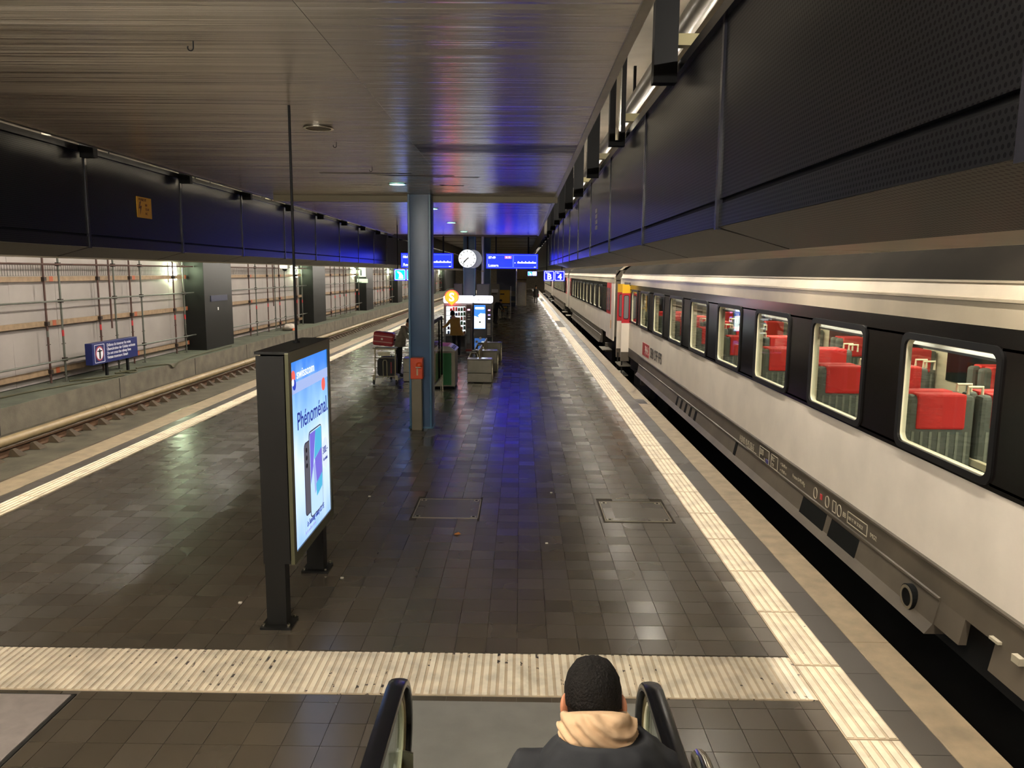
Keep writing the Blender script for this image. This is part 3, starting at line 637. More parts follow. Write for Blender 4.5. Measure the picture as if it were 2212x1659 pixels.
    # bogies
    for y in (yf-3.6, yn+3.4):
        bg = MB().bx(WX+.22, WX+.34, y-1.5, y+1.5, -.35, .10).build('bogie', m_und, t)
        for d in (-1.25, 1.25): MB().disc((WX+.62, y+d, -.55), .46, 'x', 24, .13).build('wheel', m_und, bg)
        MB().bx(WX-.02, WX+.22, y-1.45, y-1.2, .0, .35).build('step_bracket', m_tskirt, bg)
    return t
wins1 = [(5.25+2.085*i, 6.63+2.085*i) for i in range(-2, 8)]+[(21.80, 22.95)]
c1 = coach(0, -.4, 25.6, wins1, True, 'pale first-class coach nearest the escalator with lit red seats', None, (23.35, 24.55))
for i in range(-1, 8):
    for (xa, xb) in ((3.50, 4.12), (4.17, 4.79)):
        seat_proto(c1, xa, xb, 7.02+2.085*i, -1); 
        seat_proto(c1, xa, xb, 7.10+2.085*i, 1)
    seat_proto(c1, 5.42, 6.0, 7.02+2.085*i, -1); seat_proto(c1, 5.42, 6.0, 7.10+2.085*i, 1)
    MB().bx(3.40, 3.46, 6.80+2.085*i, 7.30+2.085*i, 1.50, 2.6).build('window_pillar', m_cream, c1)
# bodies beyond the door, folded door leaves
def door_end(t, y0, y1, top_yellow=True):
    """open doorway with folded leaves standing out from the side"""
    for k, y in enumerate((y0+.02, y1-.06)):
        x0, x1 = WX-.23, WX+.03
        lf = MB().bx(x0, x1, y, y+.045, .34, 1.50).build('door_leaf', m_twhite, t)
        MB().bx(x0, x1, y, y+.045, 1.50, 2.40).build('leaf_red', m_tred, lf)
        MB().bx(x0, x1, y, y+.045, 2.40, 2.66).build('leaf_yellow', m_tyel if top_yellow else m_tred, lf)
        mb = MB(); ring_plate(mb, rrect((x0+x1)/2, 1.98, .16, .72, .05), rrect((x0+x1)/2, 1.98, .13, .69, .04), 'y', y-.008, y); mb.build('leaf_window_frame', m_rubber, lf)
        MB().bx((x0+x1)/2-.065, (x0+x1)/2+.065, y-.004, y, 1.64, 2.32).build('leaf_window', M('leaf_glass', '#8b8a8a', .08, metal=.3), lf)
        MB().bx(x0, x1, y-.004, y, .34, .62).build('kick_plate', m_tskirt, lf)
    MB().bx(WX+.30, WX+.34, y0, y1, .6, 2.7).build('vestibule', m_und, t)
    MB().bx(WX-.02, WX+.05, y0, y1, 2.62, 2.72).build('door_header', m_tskirt, t)
    MB().bx(WX-.25, WX+.10, y0+.05, y1-.05, .17, .20).build('door_step', m_steel, t)
    MB().bx(WX-.32, WX+.02, y0+.05, y1-.05, -.12, -.09).build('door_step', m_steel, t)
    for y in (y0+.12, y1-.12): MB().bx(WX-.20, WX-.16, y-.015, y+.015, -.1, .5).build('step_hanger', m_und, t)
door_end(c1, 23.35, 24.55)
MB().bx(WX+.02, WX+.07, 24.55, 25.6, .755, 2.65).build('end_side', m_twhite, c1); MB().bx(WX, WX+.05, 24.6, 25.2, 1.52, 2.62).build('end_red', m_tred, c1)
MB().bx(WX+.0, WX+.05, 24.55, 25.6, .45, .755).build('skirt_end', m_tskirt, c1)
# yellow first-class pole behind the last window
MB().bx(3.6, 3.66, 22.4, 22.46, .76, 2.7).build('grab_pole', m_tyel, c1)
def side_mark(t, y, z, w, h, mt, nm='marking', x=None): return MB().bx((x or WX)-.004, (x or WX)+.004, y-w, y, z, z+h).build(nm, mt, t)
sd = side_mark(c1, 20.66, .835, 1.04, .335, m_tred, 'emblem_field'); m_logo = M('logo_white', '#e8d8cc', .5)
for (yy2, zz, w, h) in ((20.20, .985, .50, .045), (19.965, .90, .045, .21)): MB().bx(WX-.008, WX-.003, yy2-w, yy2, zz, zz+h).build('emblem_cross', m_logo, sd)
for sg in (-1, 1):
    c0 = 19.94+sg*.18
    for sz in (-1, 1):
        mtx = Matrix.Translation((WX-.006, c0, 1.005+sz*.045)) @ Matrix.Rotation(sg*sz*math.radians(38), 4, 'X'); MB().obx(mtx, .004, .16, .04).build('emblem_cross', m_logo, sd)
text('SBB CFF FFS', .36, M('coach_black_letters', '#2e2620', .5), c1, (WX-.006, 19.42, .895), TO_NX, bold=.01, sx=.86)
tx = WX-.024
text('A 50 85 10-95 036-5', .135, m_txt, c1, (tx, 11.22, .555), TO_NX, sx=.62, bold=.005)
MB().bx(tx-.002, tx+.003, 10.40, 10.86, .540, .546).build('marking', m_txt, c1)
def frame_mark(y0, y1, z0, z1):
    mb = MB(); w = .008
    mb.bx(tx-.002, tx+.003, y0, y1, z0, z0+w); mb.bx(tx-.002, tx+.003, y0, y1, z1-w, z1); mb.bx(tx-.002, tx+.003, y0, y0+w, z0, z1); mb.bx(tx-.002, tx+.003, y1-w, y1, z0, z1); mb.build('marking_frame', m_txt, c1)
frame_mark(9.86, 10.26, .525, .70); text('200', .115, m_txt, c1, (tx, 10.25, .59), TO_NX, sx=.9, bold=.005); text('R 160', .05, m_txt, c1, (tx, 10.06, .54), TO_NX)
MB().bx(tx-.003, tx+.003, 9.88, 9.98, .53, .58).build('marking', M('mark_blue', '#3d3a78', .5), c1)
frame_mark(9.52, 9.78, .525, .70); text('RIC', .07, m_txt, c1, (tx, 9.76, .62), TO_NX, bold=.005); text('CH', .06, m_txt, c1, (tx, 9.75, .545), TO_NX)
text('+ 26.40 m', .055, m_txt, c1, (tx, 9.42, .64), TO_NX); text('+ 19.00 m', .055, m_txt, c1, (tx, 9.42, .56), TO_NX)
text('Freno 0-PR-Mg', .065, m_txt, c1, (tx, 8.98, .60), TO_NX, bold=.004)
for yy2 in (8.26, 7.93, 7.62):
    mb = MB(); ring_plate(mb, rrect(yy2, .615, .10, .13, .049, 4), rrect(yy2, .615, .082, .112, .040, 4), 'x', tx-.003, tx+.003); mb.build('marking_ring', m_txt, c1)
frame_mark(7.70, 7.79, .555, .68); MB().bx(tx-.003, tx+.003, 8.07, 8.12, .59, .65).build('marking', m_tred, c1)
text('BB', .07, m_txt, c1, (tx, 7.53, .59), TO_NX, bold=.006)
frame_mark(6.98, 7.42, .56, .68); text('REV 17  04  21.05.21', .05, m_txt, c1, (tx, 7.40, .60), TO_NX, sx=.78); text('IMG2', .06, m_txt, c1, (tx, 6.92, .59), TO_NX)
m_vent = M('vent_dark', '#090a09', .8, spec=.1)
for (a, b, z0, z1) in ((7.93, 8.62, .25, .475), (7.14, 7.80, .25, .475), (11.32, 11.44, .24, .49)): MB().extrude([(WX-.014, z1), (WX-.057, z0+.04), (WX-.045, z0+.04), (WX-.004, z1)], 'y', a, b).build('vent_panel', m_vent, c1)
for i in range(5): MB().extrude([(WX-.014, .475), (WX-.054, .30), (WX-.04, .30), (WX-.004, .475)], 'y', 14.0+i*.42, 14.16+i*.42).build('vent_slot', m_vent, c1)
o = MB().disc((WX-.045, 6.10, .36), .11, 'x', 24, .05).build('filler_cap', m_vent, c1)
mb = MB(); ring_plate(mb, rrect(6.10, .36, .20, .20, .099, 6), rrect(6.10, .36, .15, .15, .074, 6), 'x', WX-.075, WX-.05); mb.build('filler_ring', m_steel, o)
MB().bx(WX-.035, WX-.005, 4.95, 5.05, .52, .54).build('lever', m_txt, c1); MB().bx(WX-.05, WX-.01, 4.7, 4.78, .50, .55).build('lever', m_txt, c1)
# second, third and fourth coach
def far_coach(yn, label, k):
    w = [(yn+4.0+2.05*i, yn+5.3+2.05*i) for i in range(9)]
    t = coach(k, yn, yn+26.0, w, False, label, (yn+.9, yn+2.2), (yn+23.4, yn+24.6))
    for (a, b) in ((yn+.9, yn+2.2), (yn+23.4, yn+24.6)):
        d = MB().bx(WX+.0, WX+.04, a, b, 1.50, 2.64).build('door_leaf', m_tred, t)
        MB().bx(WX, WX+.04, a, b, .60, 1.50).build('leaf_lower', m_twhite, d)
        for q in (.28, .72): MB().bx(WX-.006, WX, a+(b-a)*q-.2, a+(b-a)*q+.2, 1.62, 2.45).build('leaf_window', M('leaf_glass', '#8b8a8a', .08, metal=.3), d)
        MB().bx(WX-.25, WX+.10, a, b, .17, .20).build('door_step', m_steel, t)
    for (a, b) in ((yn, yn+.9), (yn+24.6, yn+26.0)): MB().bx(WX+.01, WX+.05, a, b, .6, 2.65).build('end_side', m_twhite, t)
    return t
c2 = far_coach(27.4, 'second coach with red doors and dark window row', 1)
c3 = far_coach(54.4, 'third coach seen past the blue B and 4 sign', 2); c4 = far_coach(81.4, 'fourth coach at the far end of the train', 3)
for k, (y, g) in enumerate(((25.65, c1), (53.45, c2), (80.45, c3))):
    for i in range(6): MB().bx(WX+.55, WX+2.25, y+.05+i*(.28 if k == 0 else .15), y+.15+i*(.28 if k == 0 else .15), .6, 2.75).build('gangway_fold', m_rubber, g)
    if k == 0:
        for q, xx in enumerate((WX+.10, WX+.22)): MB().tube([(xx, 26.4+q*.3, .5), (xx, 26.4+q*.3, 2.5)], .045, 8).build('grab_rail', m_mirror, g)
dst = side_mark(c2, 28.2, 1.0, .12, .30, M('amber_sticker', '#d98a2b', .5), 'sticker')

# ================================================================== THINGS ON THE PLATFORM
m_adbody = M('display_housing', '#12110f', .5, spec=.3, var=.1); m_adrim = M('display_rim', '#57563f', .4, metal=.3); m_bolt = M('bolt', '#b9b4a4', .25, metal=1)
# ---- advertising display
ad = thing('advertising_display', 'tall dark advertising display with a glowing blue poster', 'display', (-2.03, 6.76, 0))
for (y0, y1) in ((6.13, 6.25), (7.36, 7.50)):
    x0, x1 = (-2.12, -1.95); p = MB().bx(x0, x1, y0, y1, .022, 2.31).build('post', m_adbody, ad, bev=.004)
    bp = MB().bx(x0-.045, x1+.045, y0-.05, y1+.06, 0, .022).build('base_plate', m_adbody, ad)
    for bx_ in (x0-.02, x1+.02):
        for by in (y0-.025, y1+.035): MB().disc((bx_, by, .034), .013, 'z', 10, .026).build('bolt', m_bolt, bp)
MB().bx(-2.125, -1.90, 6.115, 6.13, .57, 2.315).build('post_cover', m_adbody, ad)
MB().bx(-2.10, -1.885, 6.16, 7.40, .58, 2.33).build('housing', m_black, ad)
MB().bx(-2.13, -1.86, 6.10, 7.46, 2.33, 2.352).build('top_cap', m_adbody, ad)
fr = MB(); ring_plate(fr, rrect(6.765, 1.455, 1.34, 1.78, .012, 2), rrect(6.765, 1.455, 1.19, 1.60, .006, 2), 'x', -1.885, -1.855); fr.build('screen_frame', m_adrim, ad)
def poster_mat():
    m = M('poster_glow', '#050505', .25); nt = m.node_tree; N = nt.nodes; L = nt.links; b = N['Principled BSDF']
    g = N.new('ShaderNodeNewGeometry'); s = N.new('ShaderNodeSeparateXYZ'); L.new(g.outputs['Position'], s.inputs[0])
    r = N.new('ShaderNodeMapRange'); r.inputs[1].default_value = .65; r.inputs[2].default_value = 2.26; L.new(s.outputs['Z'], r.inputs[0])
    n = N.new('ShaderNodeTexNoise'); n.inputs['Scale'].default_value = 2.6; n.inputs['Detail'].default_value = 3
    mp = N.new('ShaderNodeVectorMath'); mp.operation = 'MULTIPLY'; mp.inputs[1].default_value = (1, 1.6, .6); L.new(g.outputs['Position'], mp.inputs[0]); L.new(mp.outputs[0], n.inputs['Vector'])
    a = N.new('ShaderNodeMath'); a.operation = 'MULTIPLY_ADD'; a.inputs[1].default_value = .36; a.inputs[2].default_value = -.14; L.new(n.outputs['Fac'], a.inputs[0])
    c = N.new('ShaderNodeMath'); c.operation = 'ADD'; L.new(a.outputs[0], c.inputs[0]); L.new(r.outputs[0], c.inputs[1])
    cr = N.new('ShaderNodeValToRGB'); e = cr.color_ramp; e.elements[0].position = 0; e.elements[0].color = (*lin('#8fb4f2'), 1)
    e.elements[1].position = 1; e.elements[1].color = (*lin('#2f78d8'), 1)
    for p, col in ((.25, '#b9d0fb'), (.5, '#cfdcfb'), (.72, '#8fbcf6')): q = e.elements.new(p); q.color = (*lin(col), 1)
    L.new(c.outputs[0], cr.inputs[0]); L.new(cr.outputs[0], b.inputs['Emission Color']); b.inputs['Emission Strength'].default_value = .95
    return m
scr = MB().bx(-1.884, -1.866, 6.172, 7.358, .656, 2.254).build('screen', poster_mat(), ad)
SXF = -1.8645
def on_screen(mb, nm, mt): return mb.build(nm, mt, scr)
def flat(y0, y1, z0, z1, d=0): return MB().bx(SXF-.003, SXF+.0005+d, y0, y1, z0, z1)
g_white = glow('poster_white', '#f4f8ff', 0.74); g_navy = glow('poster_navy', '#2a3a9c', 0.59); g_grey = glow('poster_grey', '#5d5a66', 0.67); g_pur = glow('poster_purple', '#7a6fe0', 0.67); g_teal = glow('poster_teal', '#4fb4dc', 0.74); g_ice = glow('poster_ice', '#bfe0fb', 0.74); g_red = glow('poster_red', '#f2685c', 0.74); g_lil = glow('poster_lilac', '#a9b6f4', 0.67)
on_screen(flat(6.172, 7.358, 1.985, 2.075), 'pale_banner', glow('poster_banner', '#a9bdf0', 0.70))
text('swisscom', .115, g_white, scr, (SXF+.002, 6.34, 2.10), TO_PX, sx=1.25, bold=.006)
on_screen(MB().disc((SXF, 6.245, 2.13), .052, 'x', 20, .004), 'emblem_red', g_red); on_screen(MB().disc((SXF+.001, 6.265, 2.06), .045, 'x', 20, .004), 'emblem_blue', glow('poster_blue', '#2f49c9', 0.67)); on_screen(MB().disc((SXF+.002, 6.225, 2.085), .03, 'x', 14, .004), 'emblem_white', g_white)
text('Phénoménal.', .215, g_navy, scr, (SXF+.002, 6.31, 1.665), TO_PX, sx=.93, bold=.004)
on_screen(MB().disc((SXF, 7.20, 1.935), .062, 'x', 24, .003), 'red_dot', g_red)
def phone(y0, y1, z0, z1, d, mt, edge): 
    mb = MB(); pts = rrect((y0+y1)/2, (z0+z1)/2, y1-y0+.02, z1-z0+.02, .05); mb.extrude(pts, 'x', SXF-.002, SXF+d); o = on_screen(mb, 'phone_edge', edge)
    mb = MB(); pts = rrect((y0+y1)/2, (z0+z1)/2, y1-y0, z1-z0, .045); mb.extrude(pts, 'x', SXF+d, SXF+d+.0006); return on_screen(mb, 'phone_face', mt)
phone(6.505, 6.86, .86, 1.50, .0012, g_grey, glow('poster_edge', '#3c3947', 0.59))
for zz in (1.44, 1.37, 1.30): on_screen(MB().disc((SXF+.0022, 6.56, zz), .022, 'x', 14, .002), 'phone_lens', M('lens_dark', '#2b2833', .3))
phone(6.66, 7.07, .80, 1.57, .0022, g_ice, glow('poster_edge', '#3c3947', 0.59))
def poly(pts, nm, mt, d): mb = MB(); mb.extrude(pts, 'x', SXF+d, SXF+d+.0008); on_screen(mb, nm, mt)
poly([(6.67, 1.56), (6.86, 1.56), (6.76, 1.25), (6.67, 1.10)], 'phone_colour', g_pur, .003); poly([(6.86, 1.56), (7.06, 1.56), (7.06, 1.36), (6.80, 1.30)], 'phone_colour', g_teal, .003)
poly([(6.82, 1.30), (7.06, 1.36), (7.06, 1.12), (6.88, 1.02)], 'phone_colour', g_pur, .0032); poly([(6.76, 1.25), (6.84, 1.28), (6.90, 1.02), (6.80, .98)], 'phone_colour', g_lil, .003); poly([(6.84, 1.06), (7.06, 1.12), (7.05, .99), (6.86, .94)], 'phone_colour', g_teal, .0034)
on_screen(MB().disc((SXF, 7.20, 1.27), .115, 'x', 28, .002, .15), 'price_bubble', glow('poster_bubble', '#dbe6fd', 0.74))
text('300.–', .10, g_navy, scr, (SXF+.002, 7.20, 1.27), TO_PX, 'CENTER', sx=.85); text('de rabais', .05, g_navy, scr, (SXF+.002, 7.20, 1.20), TO_PX, 'CENTER', sx=.85)
text('Le Samsung Galaxy S21 FE', .075, g_navy, scr, (SXF+.002, 6.52, .735+.02), TO_PX, sx=.72, bold=.002)
text('Sur le meilleur réseau', .05, g_lil, scr, (SXF+.002, 6.45, .70), TO_PX, sx=.8)
MB().bx(-2.142, -2.1, 6.19, 7.36, .66, 2.25).build('rear_screen', glow('poster_rear', '#a11f26', 0.44), ad)
MB().tube([(-2.02, 6.90, 2.35), (-2.02, 6.90, 4.41)], .012, 8).build('ceiling_rod', m_black, ad, smooth=True)
MB().disc((-2.02, 6.90, 2.36), .03, 'z', 14, .02).build('rod_flange', m_black, ad)

# ---- blue steel columns
m_blue = M('column_blue', '#254a70', .34, var=.08, vscale=3, spec=.5); m_blue2 = M('column_blue_edge', '#44708f', .35)
collab = ['blue steel column carrying the orange ticket validator', 'blue steel column behind the round clock', 'blue steel column beyond the dark cabinets']
for k, y in enumerate((14.55, 30.95, 46.5)):
    top = 4.408 if k == 0 else 5.0; w = .45 if k == 0 else .49; x0 = -2.125 if k == 0 else -2.30; x1 = x0+w
    c = thing('steel_column', collab[k], 'column', (x0+w/2, y+w/2, 0), 'blue platform columns')
    MB().extrude(rrect(x0+w/2, y+w/2, w, w, .06, 4), 'z', 0.0, top).build('shaft', m_blue, c, smooth=True)
    for e in (x0+.015, x1-.045): MB().bx(e, e+.03, y-.006, y+.03, .0, top).build('edge_rib', m_blue2, c)
    MB().extrude(rrect(x0+w/2, y+w/2, w+.03, w+.03, .06, 4), 'z', 0, .03).build('base_ring', m_blue2, c)
# ---- ticket validator
m_orange = M('validator_orange', '#e0501c', .4); m_stand = M('validator_stand', '#7c7462', .5, metal=.3, var=.1)
v = thing('ticket_validator', 'orange ticket validator on a grey stand against the blue column', 'validator', (-1.95, 14.42, 0))
MB().bx(-2.045, -1.855, 14.36, 14.53, 0, .985).build('stand', m_stand, v, bev=.006)
vb = MB().bx(-2.06, -1.83, 14.33, 14.53, .985, 1.385).build('box', m_orange, v, bev=.012)
mb = MB(); mb.sph((-1.895, 14.33, 1.255), (.062, .05, .055), 14, 8); mb.build('hood', m_orange, vb, smooth=True)
MB().bx(-1.955, -1.86, 14.285, 14.335, 1.205, 1.225).build('slot_lip', m_chrome, vb); MB().bx(-1.945, -1.915, 14.318, 14.332, 1.06, 1.19).build('label_strip', M('label_cream', '#d8b48a', .5), vb)
mb = MB(); ring_plate(mb, rrect(-2.02, .955, .04, .04, .019), rrect(-2.02, .955, .028, .028, .013), 'y', 14.352, 14.36); mb.build('lock', m_chrome, v)

# ---- floor hatches, metal plate and scraps
m_hatch = tile_mat('hatch_stone', '#544d44', .30, (.4, .4))
for k, (x0, x1, y0, y1) in enumerate(((-1.31, -.495, 9.11, 9.905), (1.065, 1.885, 9.065, 9.87))):
    h = thing('access_hatch', ('square floor hatch lying in the shaded middle of the platform', 'square floor hatch lying close to the train side tactile strip')[k], 'hatch', ((x0+x1)/2, (y0+y1)/2, -.02), 'floor hatches')
    mb = MB(); mb.bx(x0, x1, y0, y0+.012, -.02, .003); mb.bx(x0, x1, y1-.012, y1, -.02, .003); mb.bx(x0, x0+.012, y0, y1, -.02, .003); mb.bx(x1-.012, x1, y0, y1, -.02, .003); mb.build('frame', M('hatch_steel', '#b5ac98', .35, metal=.3), h)
    MB().bx(x0+.016, x1-.016, y0+.016, y1-.016, -.02, 0).build('cover', m_hatch, h)
    for cx in (x0+.06, x1-.06):
        for cy in (y0+.06, y1-.06):
            s = MB().bx(cx-.035, cx+.035, cy-.028, cy+.028, -.01, .002).build('corner_socket', M('hatch_steel', '#b5ac98', .35, metal=.3), h); MB().disc((cx, cy, .003), .018, 'z', 12, .002).build('key_hole', m_black, s)
pl = thing('cover_plate', 'brushed pale metal cover plate in the floor behind the tactile strip', 'plate', (-4.2, 4.6, 0))
MB().bx(-6.25, -3.16, 2.2, 5.045, -.02, .006).build('sheet', M('brushed_plate', '#b9ada6', .35, metal=.4, var=.12, vscale=9), pl); MB().bx(-3.155, -3.13, 2.2, 5.055, -.02, .003).build('rim', m_dark, pl); MB().bx(-6.25, -3.13, 5.047, 5.06, -.02, .003).build('rim', m_dark, pl)
lf = thing('leaf', 'tiny orange scrap lying on the dark floor before the hatch', 'scrap', (-.70, 8.52, 0))
MB().add([(-.74, 8.50, .004), (-.70, 8.47, .012), (-.66, 8.52, .005), (-.69, 8.56, .014), (-.73, 8.55, .003)], [(0, 1, 2, 3, 4)]).build('blade', M('leaf_orange', '#d98a3f', .7), lf)
for k, (x, y) in enumerate(((-2.52, 6.6), (-2.0, 9.97), (.45, 10.25), (.32, 8.25), (-4.2, 12.2), (-1.73, 7.2))):
    MBs = MB().cbx((x, y, .006), (.03, .02, .012)); o = MBs.build('paper_scrap', M('paper', '#cfc8b8', .8)); tag(o, 'tiny pale paper scrap lying '+('just left of the advertising display', 'beyond the shaded floor hatch', 'between and beyond the two floor hatches', 'between the floor hatches, nearer the escalator', 'near the empty track tactile strip', 'right of the advertising display')[k], 'scrap', 'paper scraps on the platform')

# ---- escalator
m_hr = M('handrail_rubber', '#0f0f12', .22); m_eglass = cyl_glass('balustrade_glass', '#cfe0d6', .02, .25); m_guide = M('guide_bronze', '#8a7a52', .3, metal=.8)
es = thing('escalator', 'down escalator with black handrails and glass sides', 'escalator', (.04, 3.0, 0))
EZ, EC, ER = .925, 3.56, .30
def path(off):
    """side outline in (y,z): incline, flat run, round newel end"""
    p = []; sl = math.tan(math.radians(30))
    for y in (-4.0, -2.0, 0.0, 1.2, 1.9): p.append((y, EZ-off*1.15+(2.25-y)*sl))
    p += [(2.2, EZ-off+.07), (2.5, EZ-off+.012), (2.8, EZ-off), (3.2, EZ-off)]
    for i in range(13):
        a = math.radians(90-15*i); p.append((EC+(ER-off)*math.cos(a), EZ-ER+(ER-off)*math.sin(a)))
    p += [(3.3, EZ-2*ER+off), (2.9, EZ-2*ER+off)]
    return p
def sweep(mb, x, pts, prof):
    pts = [Vector((0, y, z)) for y, z in pts]; rings = []
    for i, q in enumerate(pts):
        t = (pts[min(i+1, len(pts)-1)]-pts[max(i-1, 0)]).normalized(); n = Vector((1, 0, 0)).cross(t)
        rings.append([(x+a, q.y+n.y*b, q.z+n.z*b) for a, b in prof])
    return mb.loft(rings)
for k, x in enumerate((-.608, .688)):
    pr = [(.047*math.cos(a), .022*math.sin(a)+(.006 if math.sin(a) > 0 else 0)) for a in [2*math.pi*i/16 for i in range(16)]]
    pr = [(max(-.045, min(.045, a*1.25)), b) for a, b in pr]
    h = sweep(MB(), x, path(0), pr).build('handrail', m_hr, es, smooth=True)
    sweep(MB(), x, path(.045), rrect(0, 0, .034, .04, .008, 2)).build('guide_rail', m_guide, es, smooth=True)
    sweep(MB(), x, path(.075), rrect(0, 0, .022, .022, .005, 2)).build('glass_channel', m_cream, es, smooth=True)
    pp = path(.08)[:-2]; low = [(3.3, .16), (2.3, .16), (-4.0, EZ-.6+6.25*math.tan(math.radians(30))-.15)]
    mb = MB(); mb.extrude([(p[0], p[1]) for p in pp+[(EC-.02, .16)]+low[1:]], 'x', x-.006, x+.006); mb.build('glass_panel', m_eglass, es)
    s = 1 if x < 0 else -1
    mb = MB(); prof = [(2.6, .02), (3.36, .02), (3.48, .30), (3.53, .55), (3.49, .55), (3.44, .30), (3.32, .06), (2.6, .06)]
    # steel newel plate bent upright along the inner face
    rings = []
    for (y, z) in ((3.30, .02), (3.52, .04), (3.66, .16), (3.72, .34), (3.73, .50)): rings.append([(x+s*.012, y, z), (x+s*.070, y-.02, z), (x+s*.070, y-.035, z), (x+s*.012, y-.015, z)])
    mb.loft(rings).build('newel_plate', m_steel, es, smooth=True)
    MB().bx(x-.07, x+.07, 2.2, 3.5, 0.0, .16).build('deck', m_steel, es, bev=.02)
    mb = MB(); sl = math.tan(math.radians(30)); prof = [(2.2, 0), (2.2, .16), (-4, .16+6.2*sl), (-4, -.6+6.2*sl), (1.2, 0)]
    mb.extrude(prof, 'x', x-.07, x+.07); mb.build('balustrade_deck', m_steel, es)
land = MB().bx(-.93, 1.05, 2.75, 5.035, -.02, .004).build('landing_plate', M('landing_steel', '#97948c', .40, metal=.4, var=.08, vscale=5), es)
MB().bx(-.54, .62, 2.70, 2.75, -.02, .008).build('comb_plate', M('comb_yellow', '#a89a6a', .5, metal=.4), es)
m_step = M('step_metal', '#5f5e58', .45, metal=.6)
y, z = 2.70, -.02
for k in range(17):
    dz = 0 if k < 2 else (.08 if k == 2 else (.16 if k == 3 else .231))
    z += dz; st = MB().bx(-.52, .60, y-.40, y, z-.2, z).build('step', m_step, es)
    for i in range(28): MB().bx(-.515+i*.04, -.495+i*.04, y-.40, y, z, z+.006).build('step_cleat', m_step, st) if k < 4 and i % 1 == 0 else None
    MB().bx(-.52, .60, y-.012, y, z+.0005, z+.008).build('step_nosing', M('nosing_yellow', '#c0a23c', .5), st); y -= .40
gd = thing('steel_guard', 'small rounded chrome guard standing beside the escalator handrail', 'guard', (1.13, 3.9, 0))
MB().tube([(1.13, 3.0, .07), (1.135, 4.0, .07), (1.14, 4.30, .055), (1.14, 4.42, .02)], .05, 10).build('guard_rail', m_chrome, gd, smooth=True); MB().bx(1.09, 1.18, 3.0, 4.3, .001, .03).build('guard_foot', m_steel, gd)

# ---- litter bins
def litter_bin(loc, label):
    x, y = loc; b = thing('litter_bin', label, 'bin', (x, y, 0), 'stainless litter bins')
    MB().bx(x-.33, x+.33, y, y+.45, .02, .27).build('lower_body', m_steel, b, bev=.01); MB().bx(x-.33, x+.33, y, y+.45, .275, .63).build('upper_body', m_steel, b, bev=.01)
    MB().bx(x-.31, x+.31, y+.03, y+.43, 0, .02).build('plinth', m_black, b)
    t = MB().bx(x-.335, x+.335, y-.005, y+.455, .63, .655).build('lid', m_steel, b, bev=.008); MB().bx(x-.06, x+.22, y+.1, y+.36, .655, .660).build('ash_tray', m_chrome, t)
    MB().tube([(x+.345, y+.06, .03), (x+.345, y+.06, .56), (x+.345, y+.1, .62), (x+.345, y+.36, .62), (x+.345, y+.40, .56), (x+.345, y+.40, .03)], .018, 8).build('side_hoop', m_chrome, b, smooth=True)
    return b
litter_bin((-1.10, 20.72), 'stainless steel litter bin nearest the escalator before the vending machines'); litter_bin((-1.02, 23.0), 'stainless steel litter bin in the middle of the row before the vending machines')
litter_bin((-.98, 25.7), 'stainless steel litter bin closest to the vending machines'); litter_bin((-2.85, 20.75), 'stainless steel litter bin half hidden behind the blue column')
def bench(loc, label):
    x, y = loc; b = thing('bench', label, 'bench', (x, y, 0), 'platform benches')
    for e in (0, .55):
        pts = [(x-.2, y+e, 0), (x-.2, y+e, .62), (x-.14, y+e, .74), (x-.02, y+e, .74), (x+.04, y+e, .62), (x+.04, y+e, 0)]
        MB().tube(pts, .035, 8).build('armrest_hoop', m_chrome, b, smooth=True)
    for i in range(4): MB().bx(x-.18+i*.055, x-.135+i*.055, y-.05, y+1.3, .42, .45).build('seat_slat', m_steel, b)
    MB().bx(x+.06, x+.10, y-.05, y+1.3, .45, .85).build('backrest', M('bench_back', '#a5997c', .4, metal=.5), b, bev=.01)
    for e in (.05, 1.2): MB().bx(x-.1, x-.04, y+e, y+e+.05, 0, .42).build('leg', m_steel, b)
    return b
bench((-1.22, 21.5), 'metal bench with hooped armrests between the two nearest bins'); bench((-1.18, 23.9), 'metal bench with hooped armrests between the two farther bins')
# ---- recycling station
rc = thing('recycling_station', 'recycling station with a green front and glowing pink striped top', 'bin', (-1.93, 20.0, 0))
MB().bx(-2.24, -1.67, 19.60, 20.5, .06, .98).build('body', m_steel, rc, bev=.01); MB().bx(-2.22, -1.69, 19.64, 20.46, 0, .06).build('plinth', m_black, rc)
MB().bx(-1.99, -1.76, 19.585, 19.602, .10, .93).build('green_panel', M('bin_green', '#2f7d4a', .45), rc); MB().disc((-2.05, 19.596, .62), .065, 'y', 20, .01, .08).build('red_sticker', M('sticker_red', '#d0342c', .5), rc)
mb = MB(); mb.extrude([(-2.26, .98), (-1.65, .98), (-1.65, 1.0), (-1.80, 1.10), (-2.20, 1.12), (-2.26, 1.08)], 'y', 19.58, 20.52); tp = mb.build('lid', M('lid_white', '#d9d6d6', .35), rc)
for i in range(4): MB().bx(-2.21, -1.84, 19.60+i*.24, 19.68+i*.24, 1.112, 1.124).build('lid_stripe', M('lid_pink', '#c23a78', .4), tp)
for i in range(3): mtx = Matrix.Translation((-1.725, 19.75+i*.27, 1.052)) @ Matrix.Rotation(math.radians(33), 4, 'Y'); MB().obx(mtx, .10, .15, .006).build('lid_slot', m_black, tp)
